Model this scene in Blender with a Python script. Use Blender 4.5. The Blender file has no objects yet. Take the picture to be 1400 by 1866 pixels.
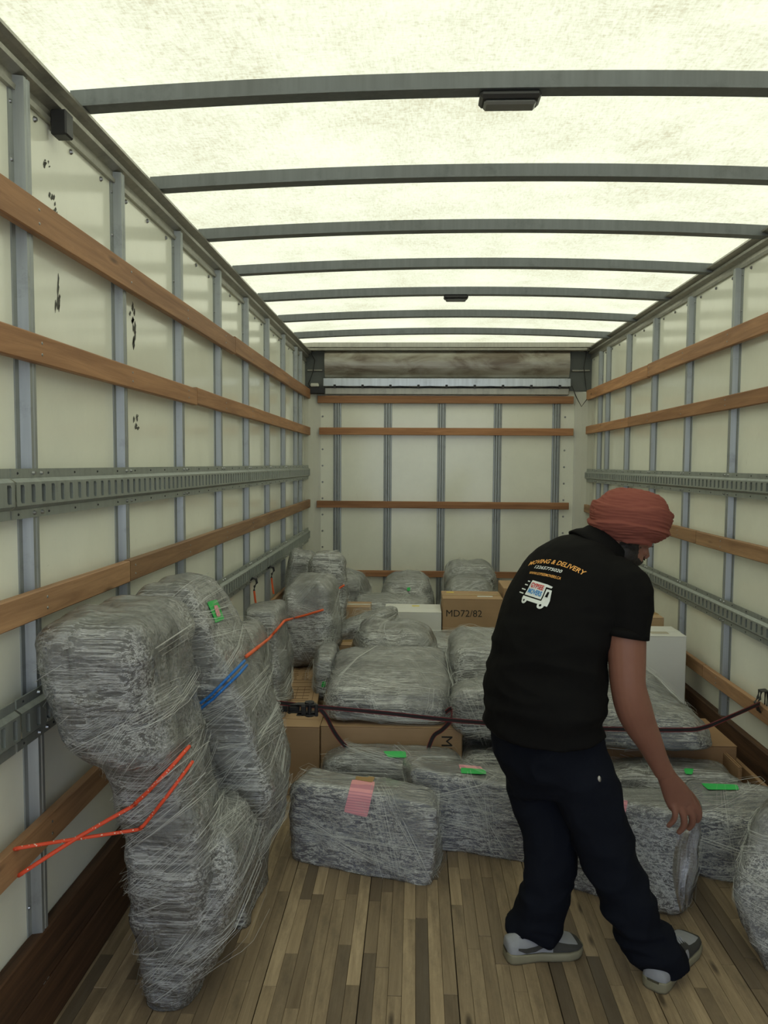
import bpy, bmesh, math, random
from math import sin, cos, pi, atan, radians, sqrt
from mathutils import Vector, Matrix, noise
from mathutils.bvhtree import BVHTree

# ------------------------------------------------------------------ camera
SC = bpy.context.scene
COL = SC.collection
FPX, EYE = 1400.0, 1.48
ca, cb, cr = atan(57 / 1400), atan(88 / 1400), radians(0.35)
FW = Vector((-sin(ca) * cos(cb), cos(ca) * cos(cb), -sin(cb)))
RT = Vector((cos(ca), sin(ca), 0))
UP = RT.cross(FW)
R2 = RT * cos(cr) + UP * sin(cr)
U2 = UP * cos(cr) - RT * sin(cr)
O = Vector((0, 0, EYE))
cam_d = bpy.data.cameras.new('camera')
cam = bpy.data.objects.new('camera', cam_d)
COL.objects.link(cam)
cam.matrix_world = Matrix(((R2.x, U2.x, -FW.x, 0), (R2.y, U2.y, -FW.y, 0), (R2.z, U2.z, -FW.z, EYE), (0, 0, 0, 1)))
cam_d.sensor_fit = 'VERTICAL'
cam_d.sensor_height = 24
cam_d.lens = 24 * FPX / 1866
cam_d.clip_start = 0.05
SC.camera = cam

def ray(x, y): return FW * FPX + R2 * (x - 700) - U2 * (y - 933)
def P(x, y, Y):                       # photo pixel on the vertical plane at depth Y
    d = ray(x, y); return O + d * (Y / d.y)
def PXp(x, y, X):
    d = ray(x, y); return O + d * (X / d.x)
def PZ(x, y, Z):
    d = ray(x, y); return O + d * ((Z - EYE) / d.z)

# ------------------------------------------------------------------ sky, sun, exposure
w = bpy.data.worlds.new('sky'); SC.world = w; w.use_nodes = True
nt = w.node_tree
bg = nt.nodes['Background']
bg.inputs['Color'].default_value = (0.74, 0.83, 1.0, 1)
bg.inputs['Strength'].default_value = 1.15
sun_d = bpy.data.lights.new('sun', 'SUN'); sun = bpy.data.objects.new('sun', sun_d); COL.objects.link(sun)
sun_d.energy = 5.3; sun_d.angle = radians(6); sun_d.color = (1.0, 0.96, 0.86)
sun.rotation_euler = (radians(-14), radians(10), 0)
SC.view_settings.view_transform = 'Standard'
SC.view_settings.look = 'None'
SC.view_settings.gamma = 1
SC.view_settings.use_curve_mapping = False
SC.view_settings.exposure = 0.52

# ------------------------------------------------------------------ materials
MATS = {}
class NB:
    def __init__(s, name):
        s.m = bpy.data.materials.new(name); s.m.use_nodes = True
        s.t = s.m.node_tree; s.b = s.t.nodes['Principled BSDF']; s.o = s.t.nodes['Material Output']
        MATS[name] = s.m
    def n(s, typ, **k):
        x = s.t.nodes.new(typ)
        for a, v in k.items():
            if a in x.inputs: x.inputs[a].default_value = v
            else: setattr(x, a, v)
        return x
    def l(s, a, b): s.t.links.new(a, b)
    def coord(s, scale=(1, 1, 1), rot=(0, 0, 0), kind='Object', rnd=True):
        tc = s.n('ShaderNodeTexCoord'); mp = s.n('ShaderNodeMapping')
        mp.inputs['Scale'].default_value = scale; mp.inputs['Rotation'].default_value = rot
        if rnd:
            oi = s.n('ShaderNodeObjectInfo'); ml = s.n('ShaderNodeMath', operation='MULTIPLY'); ml.inputs[1].default_value = 37.0
            s.l(oi.outputs['Random'], ml.inputs[0]); s.l(ml.outputs[0], mp.inputs['Location'])
        s.l(tc.outputs[kind], mp.inputs['Vector']); return mp.outputs[0]
    def noise(s, vec, scale, detail=4, rough=.6, dist=0):
        x = s.n('ShaderNodeTexNoise'); x.inputs['Scale'].default_value = scale; x.inputs['Detail'].default_value = detail
        x.inputs['Roughness'].default_value = rough; x.inputs['Distortion'].default_value = dist
        s.l(vec, x.inputs['Vector']); return x.outputs['Fac']
    def ramp(s, fac, stops):
        r = s.n('ShaderNodeValToRGB'); e = r.color_ramp.elements
        while len(e) < len(stops): e.new(0.5)
        for el, (p, c) in zip(e, stops):
            el.position = p; el.color = (c, c, c, 1) if isinstance(c, (int, float)) else (*c, 1)
        s.l(fac, r.inputs[0]); return r.outputs[0]
    def mix(s, fac, a, b, mode='MIX'):
        x = s.n('ShaderNodeMix', data_type='RGBA', blend_type=mode)
        for sock, v in ((x.inputs[0], fac), (x.inputs[6], a), (x.inputs[7], b)):
            if isinstance(v, (int, float)): sock.default_value = v
            elif isinstance(v, tuple): sock.default_value = (*v, 1) if len(v) == 3 else v
            else: s.l(v, sock)
        return x.outputs[2]
    def math(s, op, a, b=0.0):
        x = s.n('ShaderNodeMath', operation=op)
        for i, v in enumerate((a, b)):
            if isinstance(v, (int, float)): x.inputs[i].default_value = v
            else: s.l(v, x.inputs[i])
        return x.outputs[0]
    def bump(s, h, strength=.3, dist=.01):
        x = s.n('ShaderNodeBump'); x.inputs['Strength'].default_value = strength; x.inputs['Distance'].default_value = dist
        s.l(h, x.inputs['Height']); s.l(x.outputs[0], s.b.inputs['Normal']); return x
    def base(s, c):
        if isinstance(c, tuple): s.b.inputs['Base Color'].default_value = (*c, 1)
        else: s.l(c, s.b.inputs['Base Color'])
        return s
    def set(s, **k):
        for a, v in k.items(): s.b.inputs[{'rough': 'Roughness', 'metal': 'Metallic', 'spec': 'Specular IOR Level', 'coat': 'Coat Weight', 'alpha': 'Alpha', 'crough': 'Coat Roughness', 'sheen': 'Sheen Weight', 'sss': 'Subsurface Weight'}[a]].default_value = v
        return s

def simple(name, c, rough=.6, metal=0, var=.12, scale=30, bump=0.1, spec=.5):
    n = NB(name); f = n.noise(n.coord(), scale, 5)
    n.base(n.mix(f, tuple(x * (1 - var) for x in c), tuple(min(1, x * (1 + var)) for x in c)))
    n.set(rough=rough, metal=metal, spec=spec); n.bump(f, bump, .003); return n.m

def wood(name, dark, light, along='y', rough=.55, knots=True, grey=.0):
    n = NB(name)
    sc = {'x': (1.2, 22, 22), 'y': (22, 1.2, 22), 'z': (22, 22, 1.2)}[along]
    v = n.coord(sc); g = n.noise(v, 1.6, 8, .65, .6)
    col = n.ramp(g, [(.3, dark), (.52, tuple((a + b) / 2 for a, b in zip(dark, light))), (.72, light)])
    v2 = n.coord(tuple(x * .16 for x in sc)); blot = n.noise(v2, 2.2, 4)
    oi = n.n('ShaderNodeObjectInfo')
    tint = n.ramp(oi.outputs['Random'], [(0, .72), (.5, .95), (1, 1.18)])
    col = n.mix(1.0, col, tint, 'MULTIPLY')
    col = n.mix(n.ramp(blot, [(.52, 0), (.72, .55)]), col, tuple(x * .45 for x in dark))
    if knots:
        vo = n.n('ShaderNodeTexVoronoi'); vo.inputs['Scale'].default_value = 1.0
        n.l(n.coord({'x': (2, 9, 9), 'y': (9, 2, 9), 'z': (9, 9, 2)}[along]), vo.inputs['Vector'])
        col = n.mix(n.ramp(vo.outputs['Distance'], [(.03, .75), (.10, 0)]), col, tuple(x * .3 for x in dark))
    n.base(col).set(rough=rough, spec=.35); n.bump(g, .25, .004); return n.m

def floorwood():
    n = NB('strip_floor_oak')
    v = n.coord((26, 1.4, 26)); g = n.noise(v, 1.5, 8, .7, .8)
    oi = n.n('ShaderNodeObjectInfo')
    c1 = n.ramp(oi.outputs['Random'], [(0, (.12, .096, .07)), (.16, (.21, .158, .10)), (.5, (.32, .242, .15)), (.8, (.41, .31, .19)), (1, (.49, .375, .235))])
    col = n.mix(n.ramp(g, [(.3, .55), (.62, 0)]), c1, (.10, .065, .035))
    d = n.noise(n.coord((3, 1, 3), kind='Object', rnd=False), 2.4, 6, .7)
    col = n.mix(n.ramp(d, [(.47, 0), (.68, .62)]), col, (.085, .066, .045))
    vo = n.n('ShaderNodeTexVoronoi'); n.l(n.coord((9, 2.4, 9)), vo.inputs['Vector']); vo.inputs['Scale'].default_value = 1
    col = n.mix(n.ramp(vo.outputs['Distance'], [(.04, .8), (.11, 0)]), col, (.03, .02, .012))
    n.base(col).set(rough=.6, spec=.28); n.bump(g, .3, .003); return n.m

def wallpanel():
    n = NB('white_fibreglass_panel')
    d = n.noise(n.coord((1, 1, 1), rnd=False), 2.5, 6, .7)
    col = n.ramp(d, [(.3, (.91, .92, .80)), (.7, (.83, .84, .73))])
    s = n.noise(n.coord((3, 3, 22), (.3, .15, 0), rnd=False), 3.0, 7, .75, .4)
    col = n.mix(n.ramp(s, [(.70, 0), (.76, .6)]), col, (.16, .15, .13))
    s2 = n.noise(n.coord((14, 14, 2), (.1, .5, 0), rnd=False), 3.5, 6, .7, 1)
    col = n.mix(n.ramp(s2, [(.66, 0), (.74, .35)]), col, (.33, .30, .22))
    n.base(col).set(rough=.13, spec=.6); n.bump(d, .12, .004); return n.m

def steel(name, c=(.36, .385, .385), rough=.42, metal=.55):
    n = NB(name); f = n.noise(n.coord((30, 30, 1.5)), 1.5, 6); g = n.noise(n.coord(), 9, 5, .7)
    col = n.mix(f, tuple(x * .7 for x in c), tuple(x * 1.25 for x in c))
    col = n.mix(n.ramp(g, [(.55, 0), (.72, .5)]), col, tuple(x * .5 for x in c))
    n.base(col).set(rough=rough, metal=metal); n.bump(g, .08, .003); return n.m

def stained():
    n = NB('stained_aluminium_header'); g = n.noise(n.coord((1.6, 1, 5), rnd=False), 1.8, 5, .6, .6); f = n.noise(n.coord((3, 3, 60)), 1.5, 3)
    col = n.ramp(g, [(.36, (.17, .13, .095)), (.50, (.36, .33, .27)), (.66, (.50, .48, .42))])
    n.base(n.mix(n.math('MULTIPLY', f, .3), col, (.3, .29, .27))).set(rough=.38, metal=.6); n.bump(g, .1, .01); return n.m
def roofsheet():
    n = NB('translucent_fibreglass_roof')
    f = n.noise(n.coord((14, 45, 10), (0, 0, .25), rnd=False), 3.0, 8, .75, .5)
    g = n.noise(n.coord((45, 10, 10), (0, 0, -.5), rnd=False), 3.0, 8, .75, .4)
    h = n.noise(n.coord(rnd=False), 2.2, 7, .7)
    m = n.math('MULTIPLY', n.math('ADD', n.math('ADD', f, g), h), .3333)
    col = n.ramp(m, [(.41, (.255, .245, .17)), (.48, (.335, .342, .258)), (.56, (.385, .40, .31))])
    tr = n.n('ShaderNodeBsdfTranslucent'); n.l(col, tr.inputs['Color'])
    n.b.inputs['Base Color'].default_value = (.75, .75, .62, 1); n.set(rough=.45, spec=.3)
    mx = n.n('ShaderNodeMixShader'); mx.inputs[0].default_value = .22
    n.l(tr.outputs[0], mx.inputs[1]); n.l(n.b.outputs[0], mx.inputs[2]); n.l(mx.outputs[0], n.o.inputs['Surface'])
    return n.m

def blanket(name, c1, c2):
    n = NB(name); q = n.noise(n.coord(), 7, 6, .65, .4)
    col = n.ramp(q, [(.35, c1), (.65, c2)])
    fz = n.noise(n.coord(), 160, 2)
    col = n.mix(n.ramp(fz, [(.45, 0), (.7, .35)]), col, tuple(min(1, x * 2.2) for x in c2))
    n.base(col).set(rough=.85, spec=.2, sheen=.3); n.bump(q, .5, .02); return n.m

def panels(name):
    n = NB(name)
    vo = n.n('ShaderNodeTexVoronoi'); vo.inputs['Scale'].default_value = 1; v = n.coord((7, 5, 1.3), (.25, .15, 0)); n.l(v, vo.inputs['Vector'])
    ve = n.n('ShaderNodeTexVoronoi', feature='DISTANCE_TO_EDGE'); ve.inputs['Scale'].default_value = 1; n.l(v, ve.inputs['Vector'])
    tone = n.ramp(n.math('FRACT', n.math('MULTIPLY', vo.outputs['Color'], 3.0)), [(0, (.025, .028, .04)), (.35, (.055, .06, .066)), (.7, (.13, .135, .135)), (1, (.20, .205, .20))])
    q = n.noise(n.coord(), 9, 5, .65, .4)
    col = n.mix(n.math('MULTIPLY', q, .6), tone, (.09, .095, .10))
    col = n.mix(n.ramp(ve.outputs['Distance'], [(.0, .9), (.05, 0)]), col, (.008, .009, .012))  # shade in the fold creases is painted into the blanket colour
    n.base(col).set(rough=.85, spec=.2); n.bump(n.math('ADD', q, n.ramp(ve.outputs['Distance'], [(0, 0), (.08, 1)])), .6, .02); return n.m
def film(name, rot=(0, 0, 0), rot2=(.3, .5, .4), alpha=.13, dens=.76, c=(.93, .95, .92), along='x'):
    n = NB(name)
    A = {'x': (1.6, 95, 95), 'y': (95, 1.6, 95), 'z': (95, 95, 1.6)}[along]
    f1 = n.noise(n.coord(A, rot), 1.5, 5, .6, .2)
    f2 = n.noise(n.coord(tuple(x * .7 for x in A), rot2), 1.4, 5, .6, .25)
    sh = n.noise(n.coord((1, 1, 1), rot2), 16, 8, .75, 1.8)
    big = n.noise(n.coord(), 4.5, 4, .6, .8)
    a1 = n.ramp(f1, [(.50, 0), (.555, .9), (.59, .12), (.64, .25), (.68, 1)])
    a2 = n.ramp(f2, [(.54, 0), (.58, .9), (.61, .1), (.70, 1)])
    a3 = n.ramp(sh, [(.55, 0), (.70, .55)])
    m = n.math('MAXIMUM', n.math('MAXIMUM', a1, a2), a3)
    m = n.math('MULTIPLY', m, n.ramp(big, [(.38, .34), (.56, 1)]))
    al = n.math('ADD', n.math('MULTIPLY', m, dens), alpha)
    n.b.inputs['Base Color'].default_value = (*c, 1)
    n.set(rough=.25, spec=.8); n.l(al, n.b.inputs['Alpha'])
    h = n.math('ADD', n.math('ADD', f1, f2), n.math('MULTIPLY', sh, 1.4))
    bp = n.bump(h, .55, .010)
    gl = n.n('ShaderNodeBsdfGlossy'); gl.inputs['Roughness'].default_value = .16
    n.l(bp.outputs[0], gl.inputs['Normal'])
    fr = n.n('ShaderNodeFresnel'); fr.inputs['IOR'].default_value = 1.95; n.l(bp.outputs[0], fr.inputs['Normal'])
    ms = n.n('ShaderNodeMixShader'); n.l(n.math('MULTIPLY', fr.outputs[0], 1.35), ms.inputs[0])
    n.l(n.b.outputs[0], ms.inputs[1]); n.l(gl.outputs[0], ms.inputs[2]); n.l(ms.outputs[0], n.o.inputs['Surface'])
    return n.m

def cardboard(name='brown_cardboard', c=(.44, .29, .165)):
    n = NB(name); f = n.noise(n.coord((1, 1, 60)), 2, 3); g = n.noise(n.coord(), 4, 5)
    col = n.mix(n.ramp(g, [(.3, 0), (.8, 1)]), tuple(x * .88 for x in c), tuple(x * 1.1 for x in c))
    n.base(n.mix(n.math('MULTIPLY', f, .2), col, tuple(x * .6 for x in c))).set(rough=.75, spec=.25); n.bump(f, .05, .002); return n.m

def ruled():
    n = NB('pink_ruled_paper'); wv = n.n('ShaderNodeTexWave', wave_type='BANDS', bands_direction='Z'); wv.inputs['Scale'].default_value = 34
    n.l(n.coord(rnd=False), wv.inputs['Vector'])
    n.base(n.mix(n.ramp(wv.outputs['Fac'], [(.10, .8), (.22, 0)]), (.82, .37, .40), (.55, .22, .30))).set(rough=.75); return n.m
def cloth(name, c, scale=400, rough=.9):
    n = NB(name); f = n.noise(n.coord(), scale, 2); g = n.noise(n.coord(), 5, 4)
    n.base(n.mix(g, tuple(x * .8 for x in c), tuple(x * 1.2 for x in c))).set(rough=rough, spec=.12); n.bump(f, .15, .001); return n.m

def skin():
    n = NB('warm_brown_skin'); f = n.noise(n.coord(), 14, 4); g = n.noise(n.coord(), 300, 2)
    n.base(n.mix(f, (.22, .098, .066), (.29, .135, .092))).set(rough=.5, spec=.35, sss=.05); n.bump(g, .08, .001)
    n.b.inputs['Subsurface Radius'].default_value = (.01, .004, .002); return n.m

def rope(name, c, c2=(.85, .75, .6)):
    n = NB(name); vo = n.n('ShaderNodeTexVoronoi'); vo.inputs['Scale'].default_value = 120
    n.l(n.coord(), vo.inputs['Vector'])
    n.base(n.mix(n.ramp(vo.outputs['Distance'], [(.16, 1), (.22, 0)]), c, c2)).set(rough=.6); return n.m

M = dict(
    slat=wood('varnished_pine_slat', (.29, .135, .06), (.56, .30, .145), 'y'),
    slatx=wood('varnished_pine_slat_cross', (.28, .125, .055), (.53, .27, .13), 'x'),
    slatd=wood('worn_pine_slat', (.23, .12, .06), (.46, .27, .14), 'y'),
    kick=wood('scuffed_dark_kick_board', (.035, .018, .010), (.125, .062, .03), 'y', .7),
    floor=floorwood(), sub=simple('floor_underside', (.035, .025, .018), .9),
    wall=wallpanel(), post=steel('galvanised_post_steel'), track=steel('zinc_track_steel', (.36, .39, .37), .45, .6),
    rail=steel('aluminium_top_rail', (.42, .41, .36), .38, .7), bow=steel('grey_bow_steel', (.17, .185, .19), .5, .35),
    alu=stained(), strip=steel('bright_aluminium_strip', (.62, .66, .70), .28, .85),
    corner=simple('painted_white_corner', (.62, .62, .54), .35, 0, .12, 3), dark=simple('charcoal_plastic', (.018, .018, .02), .45),
    nose=simple('dark_grey_nose_shade', (.11, .12, .115), .6), bolt=simple('zinc_bolt', (.32, .33, .33), .3, .9),
    hole=simple('black_slot_shadow_steel', (.02, .022, .024), .6), roof=roofsheet(), ext=simple('white_aluminium_skin', (.7, .7, .7), .4),
    lens=simple('smoked_lamp_lens', (.16, .165, .16), .25), lampb=simple('black_lamp_housing', (.03, .03, .032), .4),
    bl1=blanket('slate_moving_blanket', (.022, .027, .040), (.070, .08, .105)),
    bl2=blanket('grey_moving_blanket', (.040, .045, .048), (.14, .145, .145)),
    bl3=blanket('navy_moving_blanket', (.018, .025, .058), (.05, .066, .125)),
    blp=panels('folded_grey_blankets'),
    f1=film('clear_stretch_film'), f2=film('clear_stretch_film_slanted', (0, .45, .35), (.2, -.5, .1)),
    f3=film('clear_stretch_film_upright', (0, .5, 0), (.4, -.25, .5), .11, .62, along='x'),
    f4=film('clear_stretch_film_loose', (.2, -.3, .2), (.3, .2, -.6), .13, .68), f5=film('thin_hanging_film', (0, 1.4, 0), (0, 1.2, .2), .02, .16), strand=simple('taut_film_strand', (.88, .90, .87), .18, 0, .02, 5, 0, 1.0),
    card=cardboard(), card2=cardboard('pale_cardboard', (.50, .345, .20)), cardd=cardboard('deep_brown_cardboard', (.33, .20, .105)),
    white=simple('white_carton', (.72, .72, .68), .5, 0, .05, 6), tapeb=simple('brown_parcel_tape', (.40, .25, .09), .3, 0, .08),
    tapeg=simple('green_masking_tape', (.03, .50, .10), .5, 0, .1, 12), pink=ruled(),
    taper=simple('grey_clear_tape', (.55, .50, .40), .25), yellow=simple('yellow_sticker', (.75, .6, .08), .5), ink=simple('black_print', (.02, .018, .015), .7),
    inkb=simple('brown_print', (.16, .085, .04), .7), red=rope('orange_red_cord', (.80, .085, .03)), blue=rope('blue_cord', (.02, .17, .55), (.1, .4, .8)),
    orange=simple('plain_orange_cord', (.80, .13, .035), .5), web=simple('black_webbing', (.018, .014, .016), .7, 0, .2, 90), webr=simple('red_webbing_edge', (.30, .02, .03), .7),
    polo=cloth('black_polo_knit', (.0065, .0062, .0062)), pants=cloth('navy_trouser_cloth', (.0065, .008, .0135)), skin=skin(), turban=cloth('brick_red_turban_cloth', (.25, .082, .062), 250),
    hair=simple('black_hair', (.014, .010, .008), .6, 0, .3, 200), white_print=simple('white_print', (.78, .82, .80), .6, 0, .02), orange_print=simple('orange_print', (.85, .42, .10), .6, 0, .03),
    red_print=simple('red_print', (.62, .06, .05), .6), blue_print=simple('blue_print', (.03, .25, .60), .6),
    shoeg=simple('grey_suede', (.30, .31, .33), .8, 0, .1, 50), shoed=simple('charcoal_suede', (.045, .045, .04), .85, 0, .15, 50), sole=simple('khaki_rubber_sole', (.24, .225, .15), .6, 0, .1),
    eye=simple('eye_white', (.6, .55, .5), .3), lip=simple('muted_lip', (.30, .12, .09), .5), scuff=simple('black_scuff', (.10, .10, .085), .8, 0, .4, 60), patch=simple('grey_patch_plate', (.30, .30, .27), .8, 0, .35, 90),
)
M['strand'].node_tree.nodes['Principled BSDF'].inputs['Alpha'].default_value = .62

# ------------------------------------------------------------------ mesh helpers
def link(name, me, parent=None):
    o = bpy.data.objects.new(name, me); COL.objects.link(o)
    if parent is not None: o.parent = parent
    return o
def tag(o, label=None, cat=None, group=None, kind=None):
    for k, v in (('label', label), ('category', cat), ('group', group), ('kind', kind)):
        if v: o[k] = v
    return o
def empty(name, loc=(0, 0, 0)):
    o = bpy.data.objects.new(name, None); COL.objects.link(o); o.location = loc; o.empty_display_size = .05; return o
def reloc(o, root):                    # mesh is in world space; parent it to an Empty standing at loc
    o.parent = root; o.data.transform(Matrix.Translation(-root.location)); return o
class MB:
    def __init__(s): s.v = []; s.f = []; s.mi = []
    def add(s, vs, fs, mi=0):
        b = len(s.v); s.v += [tuple(v) for v in vs]; s.f += [tuple(b + i for i in f) for f in fs]; s.mi += [mi] * len(fs); return s
    def box(s, x0, x1, y0, y1, z0, z1, c=0, mi=0, mt=None):
        # chamfered box (c) : 24 verts
        c = min(c, .45 * min(abs(x1 - x0), abs(y1 - y0), abs(z1 - z0)))
        if c <= 0:
            vs = [(x, y, z) for x in (x0, x1) for y in (y0, y1) for z in (z0, z1)]
            fs = [(0, 1, 3, 2), (4, 6, 7, 5), (0, 4, 5, 1), (2, 3, 7, 6), (0, 2, 6, 4), (1, 5, 7, 3)]
        else:
            bm = bmesh.new(); bmesh.ops.create_cube(bm, size=1)
            for v in bm.verts: v.co = Vector((x0 + (v.co.x + .5) * (x1 - x0), y0 + (v.co.y + .5) * (y1 - y0), z0 + (v.co.z + .5) * (z1 - z0)))
            bmesh.ops.bevel(bm, geom=list(bm.edges), offset=c, segments=1, affect='EDGES')
            bm.verts.index_update(); vs = [v.co.copy() for v in bm.verts]; fs = [[v.index for v in f.verts] for f in bm.faces]; bm.free()
        if mt: vs = [mt @ Vector(v) for v in vs]
        return s.add(vs, fs, mi)
    def tube(s, pts, r, n=8, mi=0, flat=None, closed=False):
        pts = [Vector(p) for p in pts]; rings = []; k = len(pts)
        for i, p in enumerate(pts):
            t = (pts[min(i + 1, k - 1)] - pts[max(i - 1, 0)]).normalized()
            h = Vector(flat) if flat else Vector((0, 0, 1))
            if abs(t.dot(h)) > .97: h = Vector((1, 0, 0))
            a = t.cross(h).normalized(); b = a.cross(t).normalized()
            ra, rb = r if isinstance(r, tuple) else (r, r)
            rings.append([p + a * ra * cos(2 * pi * j / n) + b * rb * sin(2 * pi * j / n) for j in range(n)])
        vs = [v for rg in rings for v in rg]; fs = []
        for i in range(k - 1):
            for j in range(n): fs.append((i * n + j, i * n + (j + 1) % n, (i + 1) * n + (j + 1) % n, (i + 1) * n + j))
        fs.append(tuple(range(n - 1, -1, -1))); fs.append(tuple((k - 1) * n + j for j in range(n)))
        return s.add(vs, fs, mi)
    def bolt(s, p, d, r=.008, h=.005, mi=0):
        p = Vector(p); d = Vector(d).normalized(); a = d.orthogonal().normalized(); b = d.cross(a)
        vs = [p + (a * cos(k * pi / 4) + b * sin(k * pi / 4)) * r for k in range(8)] + [p + (a * cos(k * pi / 4) + b * sin(k * pi / 4)) * r * .6 + d * h for k in range(8)]
        fs = [(k, (k + 1) % 8, 8 + (k + 1) % 8, 8 + k) for k in range(8)] + [tuple(range(8, 16))]
        return s.add(vs, fs, mi)
    def sweep(s, prof, path, mi=0):          # prof: list of (a,b); path: list of (origin, A, B) frames
        n = len(prof); vs = []; fs = []
        for (o, A, B) in path: vs += [Vector(o) + Vector(A) * a + Vector(B) * b for a, b in prof]
        for i in range(len(path) - 1):
            for j in range(n): fs.append((i * n + j, i * n + (j + 1) % n, (i + 1) * n + (j + 1) % n, (i + 1) * n + j))
        fs.append(tuple(range(n))); fs.append(tuple((len(path) - 1) * n + j for j in range(n - 1, -1, -1)))
        return s.add(vs, fs, mi)
    def mesh(s, name, mats, smooth=False):
        me = bpy.data.meshes.new(name); me.from_pydata(s.v, [], s.f)
        for m in (mats if isinstance(mats, (list, tuple)) else [mats]): me.materials.append(m)
        me.polygons.foreach_set('material_index', s.mi)
        bm = bmesh.new(); bm.from_mesh(me); bmesh.ops.recalc_face_normals(bm, faces=bm.faces); bm.to_mesh(me); bm.free()
        if smooth: me.polygons.foreach_set('use_smooth', [True] * len(me.polygons))
        me.update(); return me
    def obj(s, name, mats, parent=None, smooth=False, root=None):
        o = link(name, s.mesh(name, mats, smooth))
        if root is not None: reloc(o, root)
        elif parent is not None: o.parent = parent
        return o

def struct(o): o['kind'] = 'structure'; return o
rnd = random.Random(7)

# ------------------------------------------------------------------ the truck box
XL, XR, YN, YF, ZC = -0.975, 1.515, -1.0, 6.84, 2.46
PY_ = [-0.57 + .613 * k for k in range(12)] + [6.40]           # post depths on both side walls
PY_ = [.035, .65, 1.262, 1.875, 2.485, 3.105, 3.725, 4.335, 4.95, 5.555, 6.13, 6.38]
BOWS = [.23, .87, 1.51, 2.155, 2.79, 3.40, 4.02, 4.66, 5.34, 6.03]

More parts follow.
